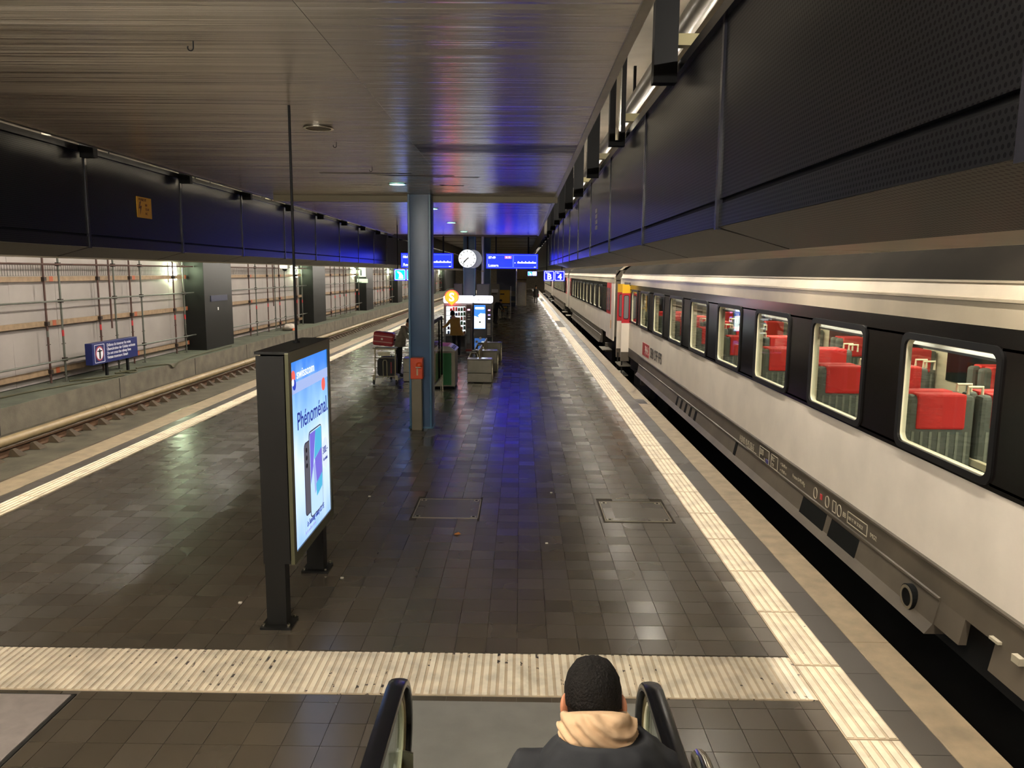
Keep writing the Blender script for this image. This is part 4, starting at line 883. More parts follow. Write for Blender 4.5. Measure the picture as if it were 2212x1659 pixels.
# ---- glass screen
gs = thing('glass_screen', 'upright glass screen with a black top rail behind the column', 'screen', (-1.98, 18.2, 0))
MB().bx(-1.985, -1.945, 17.2, 19.25, 1.82, 1.90).build('top_rail', m_black, gs, bev=.01); MB().bx(-1.985, -1.945, 17.2, 19.25, .38, .42).build('bottom_rail', m_steel, gs)
for y in (17.3, 18.55, 19.2): 
    MB().bx(-1.985, -1.945, y-.02, y+.02, .4, 1.85).build('mullion', m_black, gs)
for y in (17.3, 19.2):
    for x in (-1.99, -1.945): 
        MB().tube([(x, y, .0), (x, y, .45)], .014, 8).build('foot_tube', m_chrome, gs, smooth=True)
    MB().disc((-1.965, y, .008), .06, 'z', 16, .016).build('foot_plate', m_chrome, gs)
MB().bx(-1.968, -1.962, 17.32, 18.53, .42, 1.82).build('pane', cyl_glass('screen_glass', '#c9bfa2', .04, .35), gs); MB().bx(-1.968, -1.962, 18.57, 19.18, .42, 1.82).build('pane', cyl_glass('screen_glass', '#c9bfa2', .04, .35), gs)
for y in (17.9, 18.4, 18.9): MB().bx(-1.98, -1.95, y-.03, y+.03, 1.10, 1.16).build('clamp', m_chrome, gs)

# ---- vending machines
m_vgrey = M('vending_grey', '#8d8a86', .35, metal=.5); m_vblack = M('vending_black', '#121214', .25); g_head = glow('vending_header', '#f6f2ff', 2.6); g_prod = glow('vending_light', '#e9f2f4', 1.0)
vm = thing('vending_machine', 'snack vending machine with a glowing orange balloon sign', 'vending machine', (-2.31, 28.9, 0), 'vending machines')
MB().bx(-2.845, -1.785, 28.60, 29.35, .06, 1.855).build('cabinet', m_vgrey, vm, bev=.01); MB().bx(-2.80, -1.83, 28.66, 29.3, 0, .06).build('plinth', m_vblack, vm)
MB().extrude(rrect(-2.315, 1.98, 1.06, .25, .05), 'y', 28.50, 29.35).build('header', g_head, vm)
MB().bx(-2.75, -2.03, 28.585, 28.60, .70, 1.74).build('display_back', g_prod, vm)
for i in range(7): MB().bx(-2.75, -2.03, 28.50, 28.585, .70+i*.17, .712+i*.17).build('shelf', m_chrome, vm)
mb = MB(); ring_plate(mb, rrect(-2.39, 1.22, .80, 1.12, .03, 3), rrect(-2.39, 1.22, .72, 1.04, .02, 3), 'y', 28.47, 28.60); mb.build('window_frame', m_vgrey, vm)
MB().bx(-2.75, -2.03, 28.478, 28.482, .70, 1.74).build('window_pane', cyl_glass('vending_glass', '#e6efef', .02, .08), vm)
MB().bx(-2.01, -1.80, 28.56, 28.60, .15, 1.80).build('control_panel', M('control_brown', '#4a3b35', .4), vm)
MB().bx(-1.96, -1.87, 28.55, 28.56, 1.58, 1.63).build('readout', glow('readout_pink', '#ff9fd0', 3.0), vm); MB().bx(-1.98, -1.86, 28.54, 28.56, .35, .95).build('coin_slot', m_vblack, vm)
for zz in (1.44, 1.36, 1.25): MB().bx(-1.96, -1.86, 28.548, 28.56, zz-.02, zz+.02).build('key_pad', m_chrome, vm)
MB().bx(-2.78, -2.03, 28.57, 28.60, .12, .62).build('pickup_flap', m_vblack, vm); MB().bx(-2.03, -1.80, 28.55, 28.60, .06, .14).build('red_plinth', M('plinth_red', '#8f2524', .5), vm)
pr = [(.235*math.cos(a), .235*math.sin(a)) for a in [math.radians(-30+240*i/20) for i in range(21)]]+[(-.12, -.19), (0, -.30), (.12, -.19)]
mb = MB(); mb.extrude([(-2.53+a, 2.07+b) for a, b in pr], 'y', 28.36, 28.49); bl = mb.build('balloon_sign', glow('balloon_orange', (1.0, .24, .02), 2.0), vm)
mb = MB(); pr2 = [(a*1.10, b*1.10) for a, b in pr]; ring_plate(mb, [(-2.53+a, 2.07+b) for a, b in pr2], [(-2.53+a, 2.07+b) for a, b in pr], 'y', 28.38, 28.50); mb.build('balloon_rim', glow('balloon_red', (1.0, .012, .006), 12.0), bl)
text('S', .42, g_head, bl, (-2.53, 28.356, 1.93), TO_CAM, 'CENTER', bold=.02)
pk = []
pcols = ['#d8413a', '#2f6fbf', '#e8b13a', '#3da06a', '#e9e2d6', '#6a3f8f', '#2aa5b5', '#b5562e']
for r in range(6):
    for c in range(7):
        if r > 1 and c < 1: continue
        x = -2.70+c*.098; z = .7125+r*.17; cc = random.choice(pcols); h = random.uniform(.09, .14)
        o = MB().extrude([(x, z), (x+.075, z), (x+.078, z+h*.5), (x+.07, z+h), (x+.005, z+h), (x-.003, z+h*.5)], 'y', 28.505, 28.545).build('snack_packet', M('packet'+cc, cc, .4)); tag(o, ('red', 'blue', 'yellow', 'green', 'cream', 'purple', 'teal', 'brown')[pcols.index(cc)]+' snack packet on the '+('lowest', 'second lowest', 'third lowest', 'third highest', 'second highest', 'top')[r]+' shelf of the snack vending machine', 'snack', 'snacks in the vending machine')
vc = thing('vending_machine', 'black coffee vending machine with a glowing blue picture', 'vending machine', (-1.4, 28.9, 0), 'vending machines')
MB().bx(-1.745, -1.045, 28.60, 29.3, .06, 1.86).build('cabinet', m_vblack, vc, bev=.01); MB().bx(-1.70, -1.09, 28.66, 29.25, 0, .06).build('plinth', m_vblack, vc)
MB().extrude(rrect(-1.395, 1.98, .70, .25, .05), 'y', 28.50, 29.3).build('header', g_head, vc)
text('LAVAZZA', .115, M('header_grey', '#2b2e38', .5), vc, (-1.395, 28.496, 1.935), TO_CAM, 'CENTER', sx=1.0, bold=.015)
cs = MB().bx(-1.715, -1.30, 28.585, 28.60, .90, 1.78).build('picture_panel', glow('coffee_blue', (.03, .14, .62), 1.6), vc)
MB().extrude([(-1.71, .92), (-1.305, .92), (-1.305, 1.46), (-1.48, 1.48), (-1.57, 1.40), (-1.52, 1.32), (-1.71, 1.38)], 'y', 28.578, 28.585).build('picture_cup', glow('coffee_white', '#e6f6f4', 1.8), cs)
MB().disc((-1.50, 28.575, 1.15), .035, 'y', 12, .006).build('picture_bean', m_vblack, cs); MB().extrude(rrect(-1.51, 1.665, .35, .08, .035), 'y', 28.578, 28.585).build('picture_logo', glow('coffee_white', '#e6f6f4', 1.8), cs)
MB().bx(-1.27, -1.07, 28.585, 28.60, .60, 1.78).build('control_panel', M('control_dark', '#2a2326', .35), vc)
for zz, cc in ((1.60, '#ff9fe0'), (1.42, '#8f7bff'), (1.28, '#c9c9ff')): MB().bx(-1.20, -1.12, 28.575, 28.585, zz-.025, zz+.02).build('readout', glow('ro'+cc, cc, 2.0), vc)
for i in range(8): MB().bx(-1.23, -1.11, 28.575, 28.585, .68+i*.055, .715+i*.055).build('select_button', M('button_cream', '#d6d2bf', .5), vc)
MB().bx(-1.70, -1.30, 28.58, 28.60, .10, .55).build('lower_panel', glow('coffee_low', (.03, .10, .32), .8), vc)
for x, zz in ((-1.62, .42), (-1.48, .55)): mb = MB(); mb.disc((x, 28.575, zz), .05, 'y', 14, .01); mb.build('cup_print', M('lid_white', '#d9d6d6', .35), vc)
# ---- dark cabinets round the second column
dk = thing('switch_cabinet', 'dark grey double cabinet behind the vending machines', 'cabinet', (-1.95, 32.2, 0))
m_cab = M('cabinet_dark', '#2f3138', .4)
for (a, b) in ((-2.68, -2.34), (-1.76, -1.26)):
    bd = MB().bx(a, b, 31.0, 31.5, 0, 2.52).build('body', m_cab, dk, bev=.01); n = 2 if b-a > .4 else 1
    for i in range(n):
        w = (b-a)/n; d = MB().bx(a+w*i+.02, a+w*(i+1)-.02, 30.98, 31.0, .12, 2.45).build('door', m_cab, dk); MB().bx(a+w*(i+1)-.06, a+w*(i+1)-.04, 30.965, 30.98, 1.1, 1.25).build('handle', m_chrome, d)

# ---- clock, departure boards and hanging signs
m_sblue = M('sign_blue', '#0c1fd0', .3, emit=(.01, .02, 1.0), estr=1.0); g_sblue = glow('board_blue', (.006, .014, 1.0), 3.0); g_swhite = glow('board_white', '#eef4ff', 2.2); g_sred = glow('board_red', (1.0, .10, .12), 2.2); g_cyan = glow('sign_cyan', (.0, .45, .85), 1.6); g_lite = glow('board_line', '#6f8cff', 1.6)
ck = thing('station_clock', 'round white station clock hanging before the blue column', 'clock', (-2.10, 30.6, 3.15))
MB().disc((-2.10, 30.62, 3.51), .36, 'y', 40, .14).build('case', M('clock_case', '#8e97ad', .3, metal=.5), ck, smooth=True)
MB().disc((-2.10, 30.545, 3.51), .345, 'y', 40, .01).build('dial', glow('clock_dial', '#f6f9f4', 1.05), ck)
MB().disc((-1.90, 30.80, 3.50), .36, 'y', 40, .10).build('rear_case', M('clock_case', '#8e97ad', .3, metal=.5), ck, smooth=True)
for i in range(12):
    mtx = Matrix.Translation((-2.10, 30.538, 3.51)) @ Matrix.Rotation(-math.radians(30*i), 4, 'Y').inverted() @ Matrix.Translation((0, 0, .285)); MB().obx(mtx, .022, .003, .07).build('hour_mark', m_black, ck)
def hand(ang, l, w, mt, back=.06): mtx = Matrix.Translation((-2.10, 30.533, 3.51)) @ Matrix.Rotation(math.radians(ang), 4, 'Y') @ Matrix.Translation((0, 0, (l-back)/2)); MB().obx(mtx, w, .003, l+back).build('clock_hand', mt, ck)
hand(228, .20, .036, m_black); hand(222, .29, .026, m_black); hand(270, .30, .008, M('second_red', '#b03030', .5))
MB().bx(-2.13, -2.07, 30.58, 30.66, 3.86, 5.0).build('hanger_rod', m_black, ck)
def board(x0, x1, label, t1, red, t2, dy):
    b = thing('departure_board', label, 'departure board', ((x0+x1)/2, 32.1, 3.14), 'blue departure boards'); z0, z1 = 3.14, 3.74
    MB().bx(x0, x1, 32.0, 32.25, z0, z1).build('housing', m_sblue, b, bev=.01); MB().bx(x0+.03, x1-.03, 31.992, 32.0, z0+.03, z1-.03).build('screen', g_sblue, b)
    f = MB(); xm = x0+(x1-x0)*.52
    for (a, c) in ((x0+.045, xm-.01), (xm+.02, x1-.045)):
        mb = MB(); ring_plate(mb, rrect((a+c)/2, (z0+z1)/2, c-a, z1-z0-.10, .004, 2), rrect((a+c)/2, (z0+z1)/2, c-a-.016, z1-z0-.116, .003, 2), 'y', 31.985, 31.992); mb.build('screen_line', g_lite, b)
    text(t1, .135, g_swhite, b, (x0+.09, 31.984, z1-.20), TO_CAM, bold=.01); text(t2, .15, g_swhite, b, (x0+.09, 31.984, z0+.08), TO_CAM, bold=.01)
    if red: MB().bx(xm-.34, xm-.07, 31.984, 31.99, z1-.19, z1-.095).build('train_tag', g_sred, b); text(red, .09, g_swhite, b, (xm-.205, 31.98, z1-.175), TO_CAM, 'CENTER')
    mb = MB(); xa = xm+.18; wd_ = x1-.10-xa; mb.bx(xa, x1-.08, 31.984, 31.99, z0+.22, z0+.265)
    for i in range(5): mb.bx(xa+wd_*i/5+.02, xa+wd_*i/5+.055, 31.984, 31.99, z0+.265, z0+.30)
    mb.build('train_diagram', g_swhite, b); MB().bx(xm+.06, xm+.10, 31.984, 31.99, z0+.225, z0+.25).build('diagram_dot', g_swhite, b); MB().bx(x1-.16, x1-.09, 31.984, 31.99, z0+.055, z0+.08).build('diagram_dot', g_swhite, b)
    for x in (x0+.4, x1-.4): MB().bx(x-.03, x+.03, 32.08, 32.16, z1, 5.0).build('hanger_rod', m_black, b)
board(-1.43, .70, 'blue departure board reading Luzern beside the clock', '07:49', 'IR 75', 'Luzern', 0); board(-4.94, -2.80, 'blue departure board behind the blue column on the empty track side', '08:07', None, 'Romanshorn', 0)
def square_sign(x0, y, z0, cells, label, back, rods):
    n = len(cells); w = .365; s = thing('hanging_sign', label, 'sign', (x0+n*w/2, y, z0), 'hanging platform signs')
    MB().bx(x0, x0+n*w, y, y+.10, z0, z0+.355).build('sign_box', back, s, bev=.006)
    for i, (t, small, fc) in enumerate(cells):
        cx = x0+w*(i+.5); mb = MB(); ring_plate(mb, rrect(cx, z0+.178, .325, .315, .035), rrect(cx, z0+.178, .305, .295, .028), 'y', y-.006, y); mb.build('sign_outline', g_swhite, s)
        if fc: MB().extrude(rrect(cx, z0+.178, .30, .29, .025), 'y', y-.004, y).build('sign_field', fc, s)
        if t == 'escalator':
            MB().extrude([(cx-.10, z0+.28), (cx-.04, z0+.28), (cx+.03, z0+.24), (cx+.09, z0+.16), (cx+.10, z0+.06), (cx-.05, z0+.06), (cx-.03, z0+.12), (cx-.03, z0+.20)], 'y', y-.009, y-.004).build('pictogram', g_swhite, s)
        elif t: text(t, .27, g_swhite, s, (cx+.01, y-.008, z0+.06), TO_CAM, 'CENTER', bold=.02)
        if small: text(small, .05, g_swhite, s, (cx-.11, y-.008, z0+.265), TO_CAM)
    for rx in (x0+.1, x0+n*w-.1): MB().tube([(rx, y+.05, z0+.355), (rx, y+.05, rods)], .014, 8).build('hanger_rod', m_black, s)
    return s
g_signb = glow('sign_blue_glow', (.01, .015, .55), 1.6)
square_sign(.80, 27.0, 2.705, [('B', 'Sektor', None), ('4', 'Gleis', None)], 'blue hanging sign reading B and 4 above the train side', g_signb, 4.40)
square_sign(-3.92, 24.0, 2.71, [('escalator', '', g_cyan), ('', '', g_cyan)], 'cyan hanging sign with an escalator pictogram beside the column', g_signb, 4.40)
square_sign(.55, 62.0, 2.72, [('escalator', '', g_cyan), ('', '', g_swhite)], 'small cyan hanging sign far down the platform', g_signb, 5.0)
# warning plate on the trough, sticker, camera
yw = thing('warning_plate', 'small yellow warning plate with a red lightning bolt on the black trough', 'sign', (-5.52, 11.42, 3.74)); m_yel = M('warning_yellow', '#c9941c', .5); m_brn = M('warning_brown', '#5c3413', .5)
MB().bx(-5.519, -5.508, 11.21, 11.64, 3.735, 4.03).build('plate', m_yel, yw)
MB().extrude([(11.28, 3.96), (11.32, 3.97), (11.29, 3.90), (11.34, 3.905), (11.28, 3.78), (11.295, 3.865), (11.25, 3.86)], 'x', -5.508, -5.505).build('lightning_bolt', m_brn, yw)
text('VORSICHT', .055, m_brn, yw, (-5.506, 11.25, 3.975), TO_PX, sx=.9, bold=.01); text('HV', .05, m_brn, yw, (-5.506, 11.44, 3.905), TO_PX, bold=.01); text('15 kV', .05, m_brn, yw, (-5.506, 11.44, 3.845), TO_PX, bold=.01); text('AC', .05, m_brn, yw, (-5.506, 11.44, 3.785), TO_PX, bold=.01)
st = thing('trough_sticker', 'narrow white sticker strip on the train side trough', 'sticker', (1.15, 12.2, 3.6)); m_stk = M('sticker_white', '#cfcac0', .5)
for i in range(4): MB().bx(1.150, 1.158, 12.0, 12.22, 3.66+i*.085, 3.72+i*.085).build('strip', m_stk, st)
cc = thing('security_camera', 'white security camera hanging under the trough beside the ad pole', 'camera', (-6.9, 22.9, 3.0)); m_camw = M('camera_white', '#d8d6c8', .4)
MB().bx(-6.60, -6.56, 22.87, 22.93, 3.05, 3.15).build('bracket', m_camw, cc); MB().bx(-6.98, -6.56, 22.88, 22.92, 3.03, 3.06).build('arm', m_camw, cc)
MB().bx(-7.10, -6.86, 22.80, 23.0, 3.04, 3.20).build('housing', m_camw, cc, bev=.02); MB().sph((-6.98, 22.9, 3.04), .075, 14, 8).build('dome', m_black, cc, smooth=True)
# ---- blue warning sign across the track
m_wblue = M('warning_blue', '#18235c', .4); m_wwhite = M('warning_white', '#dcdce6', .5); m_wred = M('warning_red', '#9c3a44', .5)
ws = thing('warning_sign', 'blue multilingual do not cross sign standing on the ledge', 'sign', (-11.66, 21.85, 0))
MB().bx(-11.80, -11.60, 20.62, 23.10, .385, .975).build('sign_box', m_wblue, ws, bev=.01)
for y in (21.45, 22.62): MB().bx(-11.74, -11.68, y, y+.08, .006, .385).build('post', m_black, ws)
mb = MB(); ring_plate(mb, rrect(20.98, .68, .50, .50, .01, 2), rrect(20.98, .68, .475, .475, .008, 2), 'x', -11.60, -11.594); mb.build('picture_frame', m_wwhite, ws)
MB().disc((-11.598, 20.98, .68), .205, 'x', 28, .006).build('red_disc', m_wred, ws); MB().disc((-11.595, 20.98, .68), .165, 'x', 28, .006).build('white_disc', m_wwhite, ws)
mb = MB(); mb.disc((-11.591, 20.98, .79), .026, 'x', 12, .004); mb.bx(-11.593, -11.589, 20.945, 21.015, .53, .77); mb.bx(-11.593, -11.589, 20.86, 21.10, .735, .765); mb.build('figure', m_black, ws)
for i, s_ in enumerate(('Défense de traverser les voies', 'Überschreiten der Geleise verboten', 'Do not cross the railway lines', 'Vietato traversare i binari')): text(s_, .118, m_wwhite, ws, (-11.594, 21.36, .835-i*.115), TO_PX, sx=.92, bold=.012)
# cables and a bag on the ledge
m_cab2 = M('cable_olive', '#3c3a22', .7)
def cable(pts, label, r=.022):
    c = thing('cable', label, 'cable', pts[0], 'cables on the ledge'); v = [Vector(p) for p in pts]; out = []
    for i in range(len(v)-1):
        p0, p1, p2, p3 = v[max(i-1, 0)], v[i], v[i+1], v[min(i+2, len(v)-1)]
        for k in range(6):
            t = k/6; out.append(.5*((2*p1)+(-p0+p2)*t+(2*p0-5*p1+4*p2-p3)*t*t+(-p0+3*p1-3*p2+p3)*t**3))
    out.append(v[-1]); MB().tube(out, r, 7).build('cable_run', m_cab2, c, smooth=True)
cable([(-11.98, 17.2, .03), (-11.85, 18.4, .03), (-11.55, 19.6, .03), (-11.25, 20.8, .03), (-11.22, 21.5, .03), (-11.5, 20.9, .03), (-11.97, 20.1, .03)], 'olive cable looping round the nearest scaffold feet')
cable([(-11.62, 21.75, .03), (-11.45, 22.0, .03), (-11.28, 21.9, .03), (-11.22, 22.2, .03), (-11.4, 22.45, .03), (-11.6, 22.2, .03), (-11.55, 21.9, .075)], 'olive cable coil lying under the blue warning sign')
cable([(-11.58, 22.9, .03), (-11.45, 23.4, .03), (-11.12, 24.0, .02), (-11.09, 24.3, -.10), (-11.12, 24.9, .02), (-11.3, 26.6, .03), (-11.35, 30.0, .03)], 'olive cable sagging over the ledge edge beyond the warning sign')
cable([(-11.95, 46.8, .03), (-11.5, 49.0, .03), (-11.3, 52.0, .03), (-11.6, 54.0, .03), (-11.8, 50.5, .03), (-11.97, 51.5, .03)], 'dark cable coil lying on the ledge beyond the second pillar')
bg = thing('refuse_bag', 'crumpled white and orange bag lying on the ledge', 'bag', (-11.65, 38.6, 0)); mb = MB(); mb.sph((-11.65, 38.6, .16), (.30, .55, .17), 14, 8)
mb.v = [(x+noise.noise(Vector((x*5, y*3, z*6)))*.10, y, max(.007, z+noise.noise(Vector((x*4, y*4, z*4+9)))*.10)) for x, y, z in mb.v]; mb.build('sack', M('bag_white', '#bfb4a8', .6, var=.3, vscale=6), bg, smooth='all'); MB().bx(-11.40, -11.34, 38.3, 38.9, .01, .12).build('orange_patch', M('bag_orange', '#c2603a', .6), bg)

# ================================================================== LUGGAGE, FAR THINGS
m_tro = M('trolley_frame', '#a89f88', .35, metal=.6); m_whl = M('wheel_rubber', '#1a1a1c', .6)
def trolley(x, y, label, panel=None, grp='luggage trolleys'):
    t = thing('luggage_trolley', label, 'trolley', (x, y, 0), grp); T = lambda pts, r, nm, mt=m_tro: MB().tube([(x+a, y+b, c) for a, b, c in pts], r, 8).build(nm, mt, t, smooth=True)
    for s in (-1, 1):
        T([(s*.27, 0, .16), (s*.27, .02, .95)], .017, 'upright'); T([(s*.27, 0, .17), (s*.22, .95, .14)], .017, 'base_rail')
        w = MB().disc((x+s*.30, y-.02, .07), .07, 'x', 16, .04).build('wheel', m_whl, t); MB().bx(x+s*.30-.035, x+s*.30+.035, y-.04, y+.03, .10, .26).build('caster_fork', m_tro, w)
    MB().disc((x, y+.92, .06), .06, 'x', 16, .04).build('wheel', m_whl, t)
    T([(-.30, -.05, .98), (-.30, .02, .95), (.30, .02, .95), (.30, -.05, .98)], .018, 'push_bar'); T([(-.27, .01, .72), (.27, .01, .72)], .014, 'cross_bar'); T([(-.27, .01, .22), (.27, .01, .22)], .014, 'cross_bar')
    T([(-.05, .0, .22), (-.05, -.03, .62), (-.03, -.03, .66), (.03, -.03, .66), (.05, -.03, .62), (.05, .0, .22)], .013, 'back_loop')
    MB().bx(x-.28, x+.28, y+.02, y+.42, .955, .975).build('basket_floor', m_tro, t)
    MB().bx(x-.18, x+.14, y-.035, y-.02, .78, .88).build('sign_plate', panel or m_cream, t)
    for i in range(4): MB().bx(x-.24+i*.14, x-.20+i*.14, y+.02, y+.92, .165, .18).build('deck_slat', m_tro, t)
    return t
trolley(-3.58, 20.25, 'luggage trolley carrying the red suitcase beside the column')
m_rcase = M('suitcase_red', '#a31d26', .35, var=.08); sc_ = thing('suitcase', 'red hard suitcase with pale straps on top of the trolley', 'suitcase', (-3.62, 20.45, .985), 'luggage on the trolley')
mtx = Matrix.Translation((-3.63, 20.46, 1.212)) @ Matrix.Rotation(math.radians(6), 4, 'Y')
MB().obx(mtx, .54, .36, .36).build('shell', m_rcase, sc_, bev=.04)
for zz in (-.075, .075): MB().obx(mtx @ Matrix.Translation((0, -.001, zz)), .50, .372, .022).build('strap', M('strap_pale', '#d9b0a4', .5), sc_)
MB().obx(mtx @ Matrix.Translation((-.03, -.184, 0)), .05, .012, .05).build('badge', m_chrome, sc_); MB().obx(mtx @ Matrix.Translation((.285, 0, 0)), .03, .16, .04).build('handle', m_black, sc_)
for s in (-.15, .15): MB().obx(mtx @ Matrix.Translation((s, .1, -.19)), .05, .04, .02).build('wheel', m_whl, sc_)
db = thing('travel_bag', 'black soft travel bag on the trolley below the suitcase', 'bag', (-3.57, 20.6, .18), 'luggage on the trolley'); m_bagb = M('bag_black', '#16161a', .6, bump=.3, bscale=20)
MB().extrude(rrect(-3.57, .46, .46, .50, .10), 'y', 20.31, 20.80).build('body', m_bagb, db, smooth=True); MB().tube([(-3.72, 20.5, .70), (-3.70, 20.5, .78), (-3.46, 20.5, .78), (-3.44, 20.5, .70)], .014, 6).build('handle', m_bagb, db); MB().bx(-3.44, -3.42, 20.295, 20.31, .30, .60).build('red_tag', m_tred, db)
# stroller by the vending machine
sr = thing('stroller', 'black folding pushchair beside the vending machine', 'stroller', (-3.12, 27.75, 0))
for s in (-.18, .18):
    MB().tube([(-3.29, 27.75+s, .95), (-3.09, 27.75+s, .55), (-2.86, 27.75+s, .10)], .014, 8).build('frame_tube', m_chrome, sr); MB().tube([(-2.94, 27.75+s, .80), (-3.10, 27.75+s, .45), (-3.32, 27.75+s, .10)], .014, 8).build('frame_tube', m_chrome, sr)
    for x in (-2.86, -3.32): MB().disc((x, 27.75+s, .08), .08, 'y', 16, .03).build('wheel', m_whl, sr)
MB().extrude([(-3.29, .50), (-2.96, .42), (-2.92, .48), (-3.20, .56), (-3.30, .92), (-3.34, .90)], 'y', 27.58, 27.92).build('seat', m_bagb, sr); MB().extrude([(-3.34, .90), (-3.28, 1.02), (-3.12, 1.05), (-3.00, .96), (-3.04, .93), (-3.14, .99), (-3.27, .96), (-3.30, .90)], 'y', 27.56, 27.94).build('hood', m_bagb, sr)
MB().tube([(-3.29, 27.57, .95), (-3.29, 27.93, .95)], .016, 8).build('push_bar', m_black, sr)
# far platform things
nb = thing('notice_board', 'grey notice board with a pale label far down the platform', 'board', (-1.62, 49.0, 0)); MB().extrude(rrect(-1.62, 1.55, .56, 1.4, .06), 'y', 48.95, 49.05).build('panel', M('board_grey', '#8b8680', .5), nb)
for x in (-1.86, -1.38): MB().tube([(x, 49.0, 0), (x, 49.0, 2.2)], .025, 8).build('post', m_steel, nb)
MB().bx(-1.84, -1.42, 48.94, 48.95, 1.72, 1.92).build('label', m_wwhite, nb); MB().bx(-1.84, -1.50, 48.94, 48.95, 1.60, 1.66).build('label', m_dark, nb)
trolley(-.98, 48.2, 'parked luggage trolley with a yellow sign panel far down the platform', M('trolley_yellow', '#d9a51a', .5), 'luggage trolleys')
yp = thing('trolley_sign', 'yellow trolley parking sign panel beyond the parked trolley', 'sign', (-.95, 50.2, 0)); MB().bx(-1.35, -.70, 50.15, 50.2, 1.0, 1.85).build('panel', M('trolley_yellow', '#d9a51a', .5), yp); MB().bx(-.66, -.62, 50.1, 50.2, 0, 2.1).build('post', m_steel, yp); MB().bx(-1.40, -1.36, 50.1, 50.2, 0, 1.9).build('post', m_steel, yp); MB().bx(-1.33, -1.05, 50.14, 50.15, 1.55, 1.62).build('label', m_dark, yp)
kb = thing('stair_housing', 'dark blue stair housing in the middle of the far platform', 'housing', (-1.2, 69.0, 0)); MB().bx(-2.1, -.46, 68.0, 84.0, 0, 3.25).build('wall', M('housing_navy', '#141a2c', .35), kb); MB().bx(-2.12, -.46, 67.95, 68.0, .35, .50).build('rail', m_conc, kb); MB().bx(-2.12, -.46, 67.95, 68.0, .9, 1.35).build('rail', m_conc, kb)
kc = thing('lift_shaft', 'pale stone lift shaft beside the dark stair housing', 'lift shaft', (.1, 72.0, 0)); m_lift = M('lift_stone', '#9c8b70', .5, var=.15)
MB().bx(-.38, .52, 70.0, 77.0, 0, 3.35).build('shaft', m_lift, kc); MB().bx(-.30, .44, 69.96, 70.0, .02, 2.1).build('door', m_steel, kc); MB().bx(-.42, -.36, 69.9, 70.0, 0, 3.3).build('corner_strip', m_chrome, kc); MB().bx(-.38, .52, 69.94, 70.0, 2.3, 2.36).build('band', m_dark, kc)
lc = [('grey steel downpipe beside the second blue column', -1.52, 31.2)]
for lab, x, y in lc:
    p = thing('down_pipe', lab, 'pipe', (x, y, 2.5)); MB().tube([(x, y-.3, 2.53), (x, y-.3, 4.99)], .055, 10).build('pipe_run', M('pipe_lilac', '#9a9fb8', .3, metal=.5), p, smooth=True); MB().tube([(x, y-.3, 3.0), (x, y-.3, 3.06)], .07, 10).build('pipe_sleeve', m_steel, p)

# ================================================================== PEOPLE
m_skin = M('skin', '#b98263', .55); m_hairb = M('hair_dark', '#0f0a07', .7, spec=.2, var=.3, vscale=30, bump=.6, bscale=120)
def upright(h=1.75):
    k = h/1.75; J = dict(pelvis=(0, 0, .95), waist=(0, .005, 1.10), chest=(0, 0, 1.30), neck=(0, .01, 1.47), headb=(0, .03, 1.56), headt=(0, .035, 1.665),
        hipL=(-.09, 0, .88), kneeL=(-.10, .02, .50), ankL=(-.10, -.01, .09), toeL=(-.10, .13, .035), hipR=(.09, 0, .88), kneeR=(.10, .02, .50), ankR=(.10, -.01, .09), toeR=(.10, .13, .035),
        shL=(-.17, 0, 1.41), elL=(-.22, -.02, 1.13), wrL=(-.22, .05, .90), shR=(.17, 0, 1.41), elR=(.22, -.02, 1.13), wrR=(.22, .05, .90))
    return {a: tuple(c*k for c in b) for a, b in J.items()}
BONES = [('pelvis', 'waist', 1), ('waist', 'chest', 1), ('chest', 'neck', 1), ('neck', 'headb', 2), ('headb', 'headt', 2)]
for s in 'LR': BONES += [('pelvis', 'hip'+s, 0), ('hip'+s, 'knee'+s, 0), ('knee'+s, 'ank'+s, 0), ('ank'+s, 'toe'+s, 3), ('chest', 'sh'+s, 1), ('sh'+s, 'el'+s, 1), ('el'+s, 'wr'+s, 1)]
RAD = dict(pelvis=(.155, .115), waist=(.14, .10), chest=(.165, .115), neck=(.055, .055), headb=(.075, .085), headt=(.068, .085), hip=(.09, .09), knee=(.058, .06), ank=(.04, .045), toe=(.035, .03), sh=(.065, .065), el=(.048, .048), wr=(.034, .034))
